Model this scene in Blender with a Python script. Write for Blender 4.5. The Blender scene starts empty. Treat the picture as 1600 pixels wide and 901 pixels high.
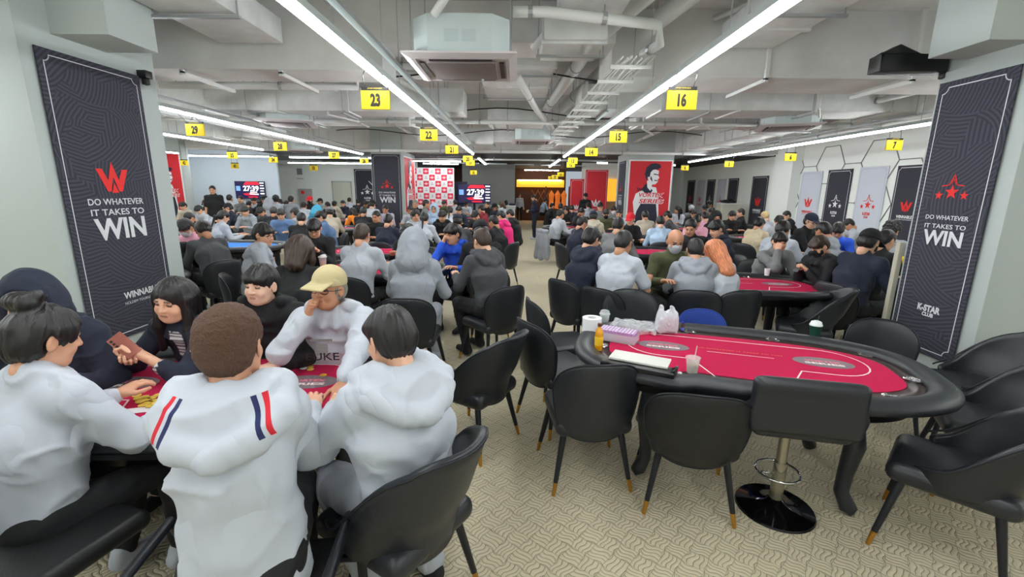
import bpy, bmesh, math, random
import numpy as np
from mathutils import Vector, Matrix
SC = bpy.context.scene
C = SC.collection
PI = math.pi
random.seed(7)
RNG = np.random.RandomState(5)

# ------------------------------------------------------------------ camera, world, exposure
F_PX, CAM_H = 700.0, 1.80
_df = np.array([(807 - 800) / F_PX, (296 - 450.5) / F_PX, 1.]); _df /= np.linalg.norm(_df)
_dn = np.array([(766 - 800) / F_PX, (3627 - 450.5) / F_PX, 1.]); _dn /= np.linalg.norm(_dn)
_Z = -(_dn - _df * _dn.dot(_df)); _Z /= np.linalg.norm(_Z)
_X = np.cross(_df, _Z)
RW = np.array([_X, _df, _Z])                    # rows: world axes seen from the camera (x right, y down, z forward)
cam_d = bpy.data.cameras.new('camera'); cam = bpy.data.objects.new('camera', cam_d); C.objects.link(cam)
cam_d.sensor_width = 36; cam_d.lens = 36 * F_PX / 1600; cam_d.clip_start = 0.05; cam_d.clip_end = 200
_m = Matrix([[RW[i][0], -RW[i][1], -RW[i][2]] for i in range(3)]).to_4x4()
_m.translation = (0, 0, CAM_H)
cam.matrix_world = _m
SC.camera = cam
w = bpy.data.worlds.new('world'); SC.world = w; w.use_nodes = True
w.node_tree.nodes['Background'].inputs[0].default_value = (.8, .9, 1, 1)
w.node_tree.nodes['Background'].inputs[1].default_value = 0.3
SC.view_settings.view_transform = 'Standard'
try: SC.view_settings.look = 'None'
except Exception: pass
SC.view_settings.gamma = 1; SC.view_settings.exposure = 0.78
SC.view_settings.use_curve_mapping = False
TUBE_POWER = 31.0
SC.cycles.max_bounces = 7; SC.cycles.diffuse_bounces = 4
SC.cycles.sample_clamp_indirect = 6

def ray(u, v): return RW @ np.array([(u - 800) / F_PX, (v - 450.5) / F_PX, 1.])
def PZ(u, v, z):
    d = ray(u, v); t = (z - CAM_H) / d[2]; return Vector((t * d[0], t * d[1], z))
def PXX(u, v, x):
    d = ray(u, v); t = x / d[0]; return Vector((x, t * d[1], CAM_H + t * d[2]))
def PYY(u, v, y):
    d = ray(u, v); t = y / d[1]; return Vector((t * d[0], y, CAM_H + t * d[2]))
def PD(u, v, depth):
    d = ray(u, v); return Vector((depth * d[0], depth * d[1], CAM_H + depth * d[2]))

# ------------------------------------------------------------------ materials
MATS = {}
def mat(name, col, rough=.6, metal=0., emit=None, estr=0., bump=None, spec=None, alpha=None, trans=None, feat=False, sheen=0, coat=0):
    if name in MATS: return MATS[name]
    m = bpy.data.materials.new(name); m.use_nodes = True; nt = m.node_tree; b = nt.nodes['Principled BSDF']
    b.inputs['Base Color'].default_value = (*col, 1); b.inputs['Roughness'].default_value = rough
    b.inputs['Metallic'].default_value = metal
    if spec is not None: b.inputs['Specular IOR Level'].default_value = spec
    if emit is not None:
        b.inputs['Emission Color'].default_value = (*emit, 1); b.inputs['Emission Strength'].default_value = estr
    if alpha is not None: b.inputs['Alpha'].default_value = alpha
    if trans is not None: b.inputs['Transmission Weight'].default_value = trans
    if sheen: b.inputs['Sheen Weight'].default_value = sheen
    if coat: b.inputs['Coat Weight'].default_value = coat
    base = None
    if feat:
        a = nt.nodes.new('ShaderNodeVertexColor'); a.layer_name = 'feat'
        mx = nt.nodes.new('ShaderNodeMix'); mx.data_type = 'RGBA'
        nt.links.new(a.outputs['Alpha'], mx.inputs[0]); mx.inputs[6].default_value = (*col, 1)
        nt.links.new(a.outputs['Color'], mx.inputs[7]); nt.links.new(mx.outputs[2], b.inputs['Base Color'])
    if bump:
        sc, st, kind = bump[0], bump[1], (bump[2] if len(bump) > 2 else 'noise')
        tc = nt.nodes.new('ShaderNodeTexCoord'); mp = nt.nodes.new('ShaderNodeMapping')
        nt.links.new(tc.outputs['Object'], mp.inputs[0])
        n = nt.nodes.new('ShaderNodeTexNoise'); n.inputs['Scale'].default_value = sc; n.inputs['Detail'].default_value = 3
        if kind == 'hair': mp.inputs['Scale'].default_value = (1, 1, .16)
        nt.links.new(mp.outputs[0], n.inputs['Vector'])
        bp = nt.nodes.new('ShaderNodeBump'); bp.inputs['Strength'].default_value = st; bp.inputs['Distance'].default_value = .01
        nt.links.new(n.outputs['Fac'], bp.inputs['Height']); nt.links.new(bp.outputs[0], b.inputs['Normal'])
        if kind in ('hair', 'mottle'):
            mr = nt.nodes.new('ShaderNodeMapRange'); mr.inputs[3].default_value = .62 if kind == 'hair' else .9; mr.inputs[4].default_value = 1.5 if kind == 'hair' else 1.08
            mr.inputs[1].default_value = .3; mr.inputs[2].default_value = .7
            nt.links.new(n.outputs['Fac'], mr.inputs[0])
            mm = nt.nodes.new('ShaderNodeMix'); mm.data_type = 'RGBA'; mm.blend_type = 'MULTIPLY'; mm.inputs[0].default_value = 1
            mm.inputs[6].default_value = (*col, 1); nt.links.new(mr.outputs[0], mm.inputs[7]); nt.links.new(mm.outputs[2], b.inputs['Base Color'])
    MATS[name] = m; return m
def srgb(*c):
    return tuple(((x / 255) / 12.92 if x / 255 <= .04045 else ((x / 255 + .055) / 1.055) ** 2.4) for x in c)
M_white = mat('white_paint', srgb(180, 189, 187), .7)
M_ceil = mat('ceiling_paint', srgb(200, 202, 200), .85, bump=(3, .15, 'mottle'))
M_ceil2 = mat('ceiling_concrete', srgb(214, 214, 212), .9, bump=(2, .1, 'mottle'))
M_duct = mat('duct_paint', srgb(214, 217, 216), .6, bump=(5, .05, 'mottle'))
M_pipe = mat('pipe_paint', srgb(216, 218, 216), .5)
M_steel = mat('galvanised_steel', srgb(170, 174, 176), .4, .6)
M_chrome = mat('chrome', (.75, .75, .76), .08, 1)
M_leather = mat('black_leather', srgb(34, 37, 42), .38, bump=(160, .08))
M_leather2 = mat('black_matte_leather', srgb(22, 23, 25), .5, bump=(160, .08))
M_blackmetal = mat('black_metal', srgb(30, 33, 40), .42, .3)
M_gold = mat('brass', srgb(190, 140, 60), .3, .9)
M_rail = mat('rail_vinyl', srgb(38, 41, 45), .42, bump=(120, .06))
M_race = mat('dark_walnut', srgb(48, 36, 34), .3, bump=(14, .05))
M_line = mat('printed_line', srgb(235, 215, 215), .8)
M_black = mat('black_plastic', srgb(14, 15, 17), .4)
M_dark = mat('dark_ceiling', srgb(26, 27, 30), .8)
M_yellow = mat('yellow_sign', srgb(246, 214, 30), .6)
M_ink = mat('black_ink', srgb(28, 22, 18), .6)
M_ban = mat('banner_dark', srgb(52, 53, 64), .8)
M_banline = mat('banner_silver_line', srgb(215, 217, 222), .7)
M_banwhite = mat('banner_white_cloth', srgb(205, 210, 222), .8)
M_red = mat('logo_red', srgb(225, 38, 36), .7)
M_posterred = mat('poster_red', srgb(208, 40, 52), .7)
M_wall = mat('wall_paint', srgb(240, 244, 240), .75)
M_wallblue = mat('wall_curtain', srgb(204, 215, 226), .75)
M_paper = mat('white_print', srgb(236, 238, 240), .7)
M_navyprint = mat('navy_print', srgb(38, 42, 62), .7)
M_wood = mat('brown_wood', srgb(84, 52, 36), .5, bump=(8, .2, 'mottle'))
M_amber = mat('amber_panel', srgb(232, 170, 40), .6, emit=srgb(240, 170, 50), estr=.6)
M_tube = mat('lit_tube', (1, 1, 1), .5, emit=(0.95, 0.985, 1.0), estr=TUBE_POWER)
M_tube2 = mat('lit_tube_far', (1, 1, 1), .5, emit=(0.95, .985, 1.0), estr=TUBE_POWER * .8)
M_clearcup = mat('clear_plastic', (.9, .93, .95), .08, alpha=.32)
M_film = mat('clear_film', (.9, .92, .96), .15, alpha=.42, bump=(40, .6))

def felt_mat(name, col):
    m = mat(name, col, .95, bump=(300, .12), spec=.08); return m
M_felt = felt_mat('red_felt', srgb(186, 36, 76)); M_feltb = felt_mat('blue_felt', srgb(60, 130, 215))

# ------------------------------------------------------------------ mesh helpers
def link(o): C.objects.link(o); return o
def mesh_np(name, V, Fc, smooth=True):
    me = bpy.data.meshes.new(name)
    V = np.asarray(V, dtype=np.float32)
    if isinstance(Fc, np.ndarray) and Fc.ndim == 2:
        n = len(Fc); k = Fc.shape[1]
        me.vertices.add(len(V)); me.vertices.foreach_set('co', V.ravel())
        me.loops.add(n * k); me.loops.foreach_set('vertex_index', Fc.astype(np.int32).ravel())
        me.polygons.add(n); me.polygons.foreach_set('loop_start', np.arange(0, n * k, k, dtype=np.int32))
        me.update(calc_edges=True)
    else:
        me.from_pydata([tuple(map(float, v)) for v in V], [], [tuple(map(int, f)) for f in Fc])
    me.polygons.foreach_set('use_smooth', [smooth] * len(me.polygons))
    me.validate(); me.update(); return me
def obj(name, me, m=None, parent=None, **props):
    o = bpy.data.objects.new(name, me)
    if m is not None and me is not None:
        if not isinstance(m, (list, tuple)): m = [m]
        if len(me.materials) == 0:
            for x in m: me.materials.append(x)
        for i, x in enumerate(m):
            if me.materials[i] != x:
                o.material_slots[i].link = 'OBJECT'; o.material_slots[i].material = x
    link(o)
    if parent is not None: o.parent = parent
    for k, v in props.items(): o[k] = v
    return o
def tag(o, label, cat, group=None):
    o['label'] = label; o['category'] = cat
    if group: o['group'] = group
    return o
def empty(name, loc, rz=0, label=None, cat=None, group=None):
    o = bpy.data.objects.new(name, None); o.empty_display_size = .1; link(o); o.location = loc; o.rotation_euler = (0, 0, rz)
    if label: tag(o, label, cat, group)
    return o
def struct(o): o['kind'] = 'structure'; return o
class MB:
    """collects shapes, then makes ONE mesh"""
    def __init__(s): s.v = []; s.f = []
    def add(s, v, f):
        n = len(s.v); s.v += [tuple(x) for x in v]; s.f += [tuple(i + n for i in q) for q in f]; return s
    def box(s, lo, hi, M=None):
        x0, y0, z0 = lo; x1, y1, z1 = hi
        v = [Vector(p) for p in ((x0, y0, z0), (x1, y0, z0), (x1, y1, z0), (x0, y1, z0), (x0, y0, z1), (x1, y0, z1), (x1, y1, z1), (x0, y1, z1))]
        if M is not None: v = [M @ p for p in v]
        return s.add(v, [(0, 3, 2, 1), (4, 5, 6, 7), (0, 1, 5, 4), (1, 2, 6, 5), (2, 3, 7, 6), (3, 0, 4, 7)])
    def tube(s, pts, r, n=10, cap=True):
        pts = [Vector(p) for p in pts]; R = r if isinstance(r, (list, tuple)) else [r] * len(pts)
        rings = []; up = None
        for i, p in enumerate(pts):
            d = (pts[min(i + 1, len(pts) - 1)] - pts[max(i - 1, 0)]).normalized()
            if up is None:
                up = Vector((0, 0, 1)) if abs(d.z) < .9 else Vector((1, 0, 0))
            a = d.cross(up)
            if a.length < 1e-4: a = d.cross(Vector((0, 1, 0)))
            a.normalize(); b = a.cross(d).normalized(); up = b
            rings.append([p + R[i] * (math.cos(2 * PI * k / n) * a + math.sin(2 * PI * k / n) * b) for k in range(n)])
        v = [q for rg in rings for q in rg]; f = []
        for i in range(len(pts) - 1):
            for k in range(n):
                k2 = (k + 1) % n; f.append((i * n + k, i * n + k2, (i + 1) * n + k2, (i + 1) * n + k))
        if cap: f.append(tuple(range(n - 1, -1, -1))[::1]); f.append(tuple((len(pts) - 1) * n + k for k in range(n)))
        return s.add(v, f)
    def lathe(s, prof, n=24, c=(0, 0, 0), sx=1, sy=1):
        v = []; f = []
        for (r, z) in prof:
            for k in range(n):
                a = 2 * PI * k / n; v.append((c[0] + r * sx * math.cos(a), c[1] + r * sy * math.sin(a), c[2] + z))
        m = len(prof)
        for i in range(m - 1):
            for k in range(n):
                k2 = (k + 1) % n; f.append((i * n + k, i * n + k2, (i + 1) * n + k2, (i + 1) * n + k))
        if prof[0][0] > 1e-4: f.append(tuple(range(n - 1, -1, -1)))
        if prof[-1][0] > 1e-4: f.append(tuple((m - 1) * n + k for k in range(n)))
        return s.add(v, f)
    def poly(s, pts, M=None, t=0.0):
        """a flat polygon, optionally with thickness t along -normal"""
        p = [Vector(q) for q in pts]; n = len(p)
        if M is not None: p = [M @ q for q in p]
        if t == 0: return s.add(p, [tuple(range(n))])
        nn = Vector((0, 0, 0))
        for i in range(n):
            a, b = p[i], p[(i + 1) % n]; nn += a.cross(b)
        nn.normalize(); q = [x - nn * t for x in p]
        f = [tuple(range(n)), tuple(range(2 * n - 1, n - 1, -1))] + [(i, i + n, (i + 1) % n + n, (i + 1) % n) for i in range(n)]
        return s.add(p + q, f)
    def mesh(s, name, smooth=False, auto=None, bevel=0, seg=2):
        me = bpy.data.meshes.new(name); me.from_pydata([tuple(p) for p in s.v], [], s.f)
        bm = bmesh.new(); bm.from_mesh(me)
        bmesh.ops.remove_doubles(bm, verts=bm.verts, dist=1e-5)
        if bevel:
            es = [e for e in bm.edges if len(e.link_faces) == 2 and e.calc_face_angle(0) > .6]
            try: bmesh.ops.bevel(bm, geom=es, offset=bevel, segments=seg, affect='EDGES', profile=.6, clamp_overlap=True)
            except Exception: pass
        bmesh.ops.recalc_face_normals(bm, faces=bm.faces)
        if auto:
            for e in bm.edges: e.smooth = not (len(e.link_faces) == 2 and e.calc_face_angle(0) > auto)
        bm.to_mesh(me); bm.free()
        me.polygons.foreach_set('use_smooth', [bool(smooth or auto or bevel)] * len(me.polygons))
        if bevel and not auto:
            bm = bmesh.new(); bm.from_mesh(me)
            for e in bm.edges: e.smooth = not (len(e.link_faces) == 2 and e.calc_face_angle(0) > .9)
            bm.to_mesh(me); bm.free()
        return me
    def build(s, name, m, parent=None, **k):
        return obj(name, s.mesh(name, **k), m, parent)
def frame(origin, ex, ez):
    """matrix whose local x runs along ex, local z along ez, local y away from the reader"""
    ex = Vector(ex).normalized(); ez = Vector(ez).normalized(); ey = ez.cross(ex).normalized()
    M = Matrix((ex, ey, ez)).transposed().to_4x4(); M.translation = origin; return M
_text_cache = {}
def text_obj(name, s, size, M, m, parent=None, bold=0., sx=1., align='CENTER', ext=.0015, shear=0., spacing=1., W=None):
    """lettering as a mesh in the x-z plane of frame M, centred; reader looks along local +y"""
    key = (s, bold, shear, spacing, align, ext)
    if key not in _text_cache:
        cu = bpy.data.curves.new('txt', 'FONT'); cu.body = s; cu.size = 1; cu.align_x = 'CENTER'; cu.align_y = 'CENTER'
        cu.offset = bold; cu.extrude = 0.004; cu.shear = shear; cu.space_character = spacing; cu.resolution_u = 3
        to = bpy.data.objects.new('txt', cu); C.objects.link(to)
        dg = bpy.context.evaluated_depsgraph_get(); me = bpy.data.meshes.new_from_object(to.evaluated_get(dg))
        bpy.data.objects.remove(to); bpy.data.curves.remove(cu)
        V = np.array([v.co[:] for v in me.vertices]); bb = (V[:, 0].min(), V[:, 0].max(), V[:, 1].min(), V[:, 1].max())
        _text_cache[key] = (me, bb)
    me0, bb = _text_cache[key]; me = me0.copy(); me.materials.clear(); cx, cy = (bb[0] + bb[1]) / 2, (bb[2] + bb[3]) / 2
    hgt = bb[3] - bb[2]; k = size / hgt; kx = k * sx if W is None else W / (bb[1] - bb[0])
    T = Matrix(((kx, 0, 0, -cx * kx), (0, 0, -k * 1.0, 0), (0, k, 0, -cy * k), (0, 0, 0, 1)))
    me.transform(T)
    o = obj(name, me, m, parent); o.matrix_local = M; return o
# ------------------------------------------------------------------ signed distance modelling (organic shapes)
def _vn(shape_seed=3, n=32):
    r = np.random.RandomState(shape_seed); return r.rand(n, n, n).astype(np.float32) * 2 - 1
_LAT = _vn()
def vnoise(x, y, z):
    n = 32
    xi = np.floor(x).astype(np.int32); yi = np.floor(y).astype(np.int32); zi = np.floor(z).astype(np.int32)
    fx = x - xi; fy = y - yi; fz = z - zi
    fx = fx * fx * (3 - 2 * fx); fy = fy * fy * (3 - 2 * fy); fz = fz * fz * (3 - 2 * fz)
    x0 = xi % n; x1 = (xi + 1) % n; y0 = yi % n; y1 = (yi + 1) % n; z0 = zi % n; z1 = (zi + 1) % n
    L = _LAT
    a = L[x0, y0, z0] * (1 - fx) + L[x1, y0, z0] * fx; b = L[x0, y1, z0] * (1 - fx) + L[x1, y1, z0] * fx
    c = L[x0, y0, z1] * (1 - fx) + L[x1, y0, z1] * fx; d = L[x0, y1, z1] * (1 - fx) + L[x1, y1, z1] * fx
    return (a * (1 - fy) + b * fy) * (1 - fz) + (c * (1 - fy) + d * fy) * fz
def cone(a, b, ra, rb, k=.03, sx=1., op='+'): return dict(t='c', a=np.array(a, float), b=np.array(b, float), ra=ra, rb=rb, k=k, sx=sx, op=op)
def ell(c, r, k=.02, rot=None, op='+'): return dict(t='e', c=np.array(c, float), r=np.array(r, float), k=k, rot=rot, op=op)
def rbox(c, h, r=.01, k=.01, rot=None, op='+'): return dict(t='b', c=np.array(c, float), h=np.array(h, float), r=r, k=k, rot=rot, op=op)
def _bb(p, pad):
    if p['t'] == 'c':
        rr = max(p['ra'], p['rb']); m = np.minimum(p['a'], p['b']) - rr; M = np.maximum(p['a'], p['b']) + rr
        if p['sx'] != 1: m[0] -= rr * (1 / p['sx'] - 1); M[0] += rr * (1 / p['sx'] - 1)
    else:
        e = p['r'] if p['t'] == 'e' else p['h']
        if p['rot'] is not None: e = np.full(3, np.linalg.norm(e))
        m = p['c'] - e; M = p['c'] + e
    return m - pad, M + pad
def _eval(p, X, Y, Z):
    if p['t'] == 'c':
        s = p['sx']; a, b = p['a'], p['b']
        ax = (a[0] + b[0]) / 2 if s != 1 else 0
        bx = (b[0] - a[0]) * s; by = b[1] - a[1]; bz = b[2] - a[2]
        px = (X - ax) * s - (a[0] - ax) * s; py = Y - a[1]; pz = Z - a[2]
        bb = bx * bx + by * by + bz * bz + 1e-12
        h = np.clip((px * bx + py * by + pz * bz) / bb, 0, 1)
        return np.sqrt((px - bx * h) ** 2 + (py - by * h) ** 2 + (pz - bz * h) ** 2) - (p['ra'] + (p['rb'] - p['ra']) * h)
    x, y, z = X - p['c'][0], Y - p['c'][1], Z - p['c'][2]
    if p['rot'] is not None:
        R = p['rot']; x, y, z = R[0][0] * x + R[1][0] * y + R[2][0] * z, R[0][1] * x + R[1][1] * y + R[2][1] * z, R[0][2] * x + R[1][2] * y + R[2][2] * z
    if p['t'] == 'e':
        r = p['r']; k0 = np.sqrt((x / r[0]) ** 2 + (y / r[1]) ** 2 + (z / r[2]) ** 2) + 1e-9
        k1 = np.sqrt((x / r[0] ** 2) ** 2 + (y / r[1] ** 2) ** 2 + (z / r[2] ** 2) ** 2) + 1e-9
        return k0 * (k0 - 1) / k1
    h = p['h'] - p['r']; qx = np.abs(x) - h[0]; qy = np.abs(y) - h[1]; qz = np.abs(z) - h[2]
    return np.sqrt(np.maximum(qx, 0) ** 2 + np.maximum(qy, 0) ** 2 + np.maximum(qz, 0) ** 2) + np.minimum(np.maximum(qx, np.maximum(qy, qz)), 0) - p['r']
def sdf(prims, res, disp=None):
    """smooth union / difference of the primitives, meshed with surface nets"""
    bbs = [_bb(p, .03) for p in prims if p['op'] == '+']
    lo = np.min([b[0] for b in bbs], 0) - res * 2; hi = np.max([b[1] for b in bbs], 0) + res * 2
    ax = [np.arange(lo[i], hi[i] + res, res, dtype=np.float32) for i in range(3)]
    Fd = np.full([len(a) for a in ax], .05, np.float32)
    for p in prims:
        pad = p['k'] + .04
        m, M = _bb(p, pad)
        s = [slice(max(0, int(np.searchsorted(ax[i], m[i]))), int(np.searchsorted(ax[i], M[i]))) for i in range(3)]
        if any(q.start >= q.stop for q in s): continue
        X = ax[0][s[0]][:, None, None]; Y = ax[1][s[1]][None, :, None]; Z = ax[2][s[2]][None, None, :]
        d = _eval(p, X, Y, Z); cur = Fd[s[0], s[1], s[2]]; k = p['k']
        if p['op'] == '+':
            h = np.maximum(k - np.abs(cur - d), 0) / k; new = np.minimum(cur, d) - h * h * k * .25
        elif p['op'] == '-':
            h = np.maximum(k - np.abs(cur + d), 0) / k; new = np.maximum(cur, -d) + h * h * k * .25
        Fd[s[0], s[1], s[2]] = new
    if disp is not None:
        near = np.argwhere(np.abs(Fd) < .035)
        i, j, kk = near.T
        Fd[i, j, kk] += disp(ax[0][i], ax[1][j], ax[2][kk]).astype(np.float32)
    return nets(Fd, ax)
def nets(Fd, ax):
    ins = Fd < 0
    c = ins[:-1, :-1, :-1].astype(np.int8)
    for dx in (0, 1):
        for dy in (0, 1):
            for dz in (0, 1):
                if dx + dy + dz: c = c + ins[dx:Fd.shape[0] - 1 + dx, dy:Fd.shape[1] - 1 + dy, dz:Fd.shape[2] - 1 + dz]
    act = (c > 0) & (c < 8); idx = np.argwhere(act); n = len(idx)
    if n == 0: return np.zeros((0, 3)), np.zeros((0, 4), int)
    i, j, k = idx.T
    vals = {(dx, dy, dz): Fd[i + dx, j + dy, k + dz] for dx in (0, 1) for dy in (0, 1) for dz in (0, 1)}
    acc = np.zeros((n, 3)); cnt = np.zeros(n)
    cs = list(vals)
    for a in cs:
        for d in range(3):
            if a[d] == 0:
                b = list(a); b[d] = 1; b = tuple(b); va, vb = vals[a], vals[b]; mk = (va < 0) != (vb < 0)
                t = np.where(mk, va / np.where(mk, va - vb, 1), 0)
                for e in range(3):
                    acc[:, e] += np.where(mk, a[e] + (t if e == d else 0), 0)
                cnt += mk
    loc = acc / cnt[:, None]; V = np.zeros((n, 3))
    for e, ii in enumerate((i, j, k)):
        a0 = ax[e][ii]; a1 = ax[e][ii + 1]; V[:, e] = a0 + (a1 - a0) * loc[:, e]
    vid = np.full(act.shape, -1, np.int64); vid[i, j, k] = np.arange(n)
    quads = []
    for d in range(3):
        sl0 = [slice(None)] * 3; sl1 = [slice(None)] * 3; sl0[d] = slice(None, -1); sl1[d] = slice(1, None)
        A = ins[tuple(sl0)]; B = ins[tuple(sl1)]; E = np.argwhere(A != B)
        o1, o2 = [(1, 2), (2, 0), (0, 1)][d]
        E = E[(E[:, o1] > 0) & (E[:, o2] > 0) & (E[:, o1] < act.shape[o1]) & (E[:, o2] < act.shape[o2])]
        e0 = E.copy(); e1 = E.copy(); e1[:, o1] -= 1; e2 = e1.copy(); e2[:, o2] -= 1; e3 = E.copy(); e3[:, o2] -= 1
        q = np.stack([vid[tuple(x.T)] for x in (e0, e1, e2, e3)], 1)
        fl = A[tuple(E.T)]; q[~fl] = q[~fl][:, ::-1]; quads.append(q)
    Q = np.concatenate(quads); Q = Q[(Q >= 0).all(1)]
    return V, Q
def xform(VF, M):
    V, Fc = VF; M = np.array(M); V2 = V @ M[:3, :3].T + M[:3, 3]
    if np.linalg.det(M[:3, :3]) < 0: Fc = Fc[:, ::-1]
    return V2, Fc
def join(parts):
    V = []; Fc = []; n = 0
    for v, f in parts: V.append(v); Fc.append(f + n); n += len(v)
    return np.concatenate(V), np.concatenate(Fc)
def cloth_disp(amp, fr=14., seed=0.):
    def f(x, y, z):
        wx = vnoise(x * 6 + seed, y * 6, z * 6 + 7); wy = vnoise(x * 6 + 9 + seed, y * 6 + 4, z * 6)
        a = vnoise(x * fr * .55 + 1.1 * wx + seed, y * fr * .55 + 11, z * fr * .55 + 1.1 * wy)
        b = vnoise(x * fr * .30 + 5 + .8 * wy + seed, y * fr * .30, z * fr * .45 + .8 * wx)
        ra = np.clip(1 - np.abs(a) * 3.2, 0, 1) ** 1.5; rb = np.clip(1 - np.abs(b) * 3.0, 0, 1) ** 1.4
        return amp * (ra * .5 + rb * 1.2 - .45) * -1.0 + amp * .5 * vnoise(x * 9, y * 9 + seed, z * 9)
    return f
def set_feat(me, V, fn):
    at = me.color_attributes.new('feat', 'FLOAT_COLOR', 'POINT')
    col = np.zeros((len(V), 4), np.float32)
    if fn is not None: fn(V, col)
    at.data.foreach_set('color', col.ravel())

# ------------------------------------------------------------------ head, hand, hair in their own frames (face looks along +y)
def head_prims(neck=None, wide=1., fem=False):
    P = [ell((0, -.012, .032), (.078 * wide, .096, .090)), ell((0, .022, -.030), (.064 * wide, .068, .078), .03),
         ell((0, .060, -.086), (.026, .022, .018), .035), cone((-.034, .045, -.072), (.034, .045, -.072), .022, .022, .03),
         ell((-.036, .062, -.028), (.026, .022, .024), .02), ell((.036, .062, -.028), (.026, .022, .024), .02),
         cone((-.034, .080, .030), (.034, .080, .030), .010, .010, .014),
         ell((-.031, .086, .012), (.017, .014, .010), .010, op='-'), ell((.031, .086, .012), (.017, .014, .010), .010, op='-'),
         ell((-.031, .074, .012), (.0125, .0115, .0085), .004), ell((.031, .074, .012), (.0125, .0115, .0085), .004),
         cone((0, .086, .022), (0, .104, -.014), .0065, .0115, .012), ell((-.011, .094, -.019), (.009, .009, .007), .007), ell((.011, .094, -.019), (.009, .009, .007), .007),
         cone((-.018, .083, -.046), (.018, .083, -.046), .0065, .0065, .006), cone((-.015, .082, -.056), (.015, .082, -.056), .0075, .0075, .006)]
    for s in (-1, 1):
        r = Matrix.Rotation(s * .35, 3, 'Z')
        P += [ell((s * .081 * wide, -.004, -.004), (.007, .020, .033), .006, rot=np.array(r)), ell((s * .087 * wide, 0, 0), (.004, .010, .018), .004, rot=np.array(r), op='-')]
    P.append(cone((0, -.022, -.05), (0, -.036, -.115), .050 if not fem else .044, .049 if not fem else .044, .03))
    return P
def head_feat(V, col, brow=(.02, .015, .012), lip=(.42, .16, .14), closed=False):
    x, y, z = V.T
    front = y > .055
    ax = np.abs(x)
    b = front & (np.abs(z - (.036 - .10 * np.maximum(ax - .03, 0))) < .0045) & (ax > .014) & (ax < .05)
    col[b] = (*brow, .85)
    hgt = .0022 if closed else .0055
    e = front & (np.abs(z - .012) < hgt) & (np.abs(ax - .031) < .0135)
    col[e] = (.045, .03, .028, .9)
    l = front & (np.abs(z + .051) < .0075) & (ax < .021 - .9 * np.abs(z + .051))
    col[l] = (*lip, .7)
    m = front & (np.abs(z + .0512) < .0016) & (ax < .02); col[m] = (.18, .06, .05, .85)
_heads = {}
def head_mesh(res, wide=1., fem=False):
    k = (res, wide, fem)
    if k not in _heads: _heads[k] = sdf(head_prims(wide=wide, fem=fem), res)
    return _heads[k]
_hands = {}
def hand_mesh(kind, res=.005):
    """right hand, wrist at the origin, fingers along +y, palm facing -z, thumb at -x"""
    k = (kind, res)
    if k in _hands: return _hands[k]
    P = [cone((0, -.04, 0), (0, .01, 0), .025, .024, .02, sx=.85), ell((0, .048, 0), (.040, .048, .0155), .02), cone((-.022, .02, -.006), (-.030, .052, -.008), .015, .014, .015)]
    curl = {'relaxed': (.25, .45, .35), 'flat': (.1, .12, .1), 'hold': (.75, 1.0, .6), 'fist': (1.25, 1.7, 1.0), 'pinch': (.55, .75, .4)}[kind]
    for i, (x, ln, sp) in enumerate(((-.029, .072, -.10), (-.010, .080, -.02), (.010, .075, .05), (.028, .060, .14))):
        p = np.array((x, .085 - (.006 if i in (0, 3) else 0) - (.004 if i == 3 else 0), 0.)); a = 0.; r = .0092 if i < 3 else .0080
        segs = (.44, .31, .25)
        for j in range(3):
            a += curl[j] * (1.0 + .06 * i); d = np.array((math.sin(sp) * math.cos(a), math.cos(sp) * math.cos(a), -math.sin(a)))
            q = p + d * ln * segs[j]; P.append(cone(p, q, r, r * .92, .006)); p = q; r *= .92
    t0 = np.array((-.028, .022, -.006))
    if kind in ('fist', 'hold'): t1 = t0 + (-.024, .026, -.016); t2 = t1 + (.004, .030, -.014); t3 = t2 + (.016, .016, -.006)
    else: t1 = t0 + (-.030, .024, -.006); t2 = t1 + (-.014, .030, -.005); t3 = t2 + (-.003, .024, -.003)
    P += [cone(t0, t1, .0145, .0115, .01), cone(t1, t2, .0112, .0098, .006), cone(t2, t3, .0098, .0085, .005)]
    _hands[k] = sdf(P, res); return _hands[k]
_hair = {}
def strands(amp, seed=0., fr=60.):
    def f(x, y, z):
        r = np.sqrt(x * x + y * y) + 1e-6; th = np.arctan2(x, y + .02)
        return amp * vnoise(th * 9 + seed, z * fr * .12 + r * 20, x * fr * .05) + amp * .8 * vnoise(x * 26 + seed, y * 26, z * 22)
    return f
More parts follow.
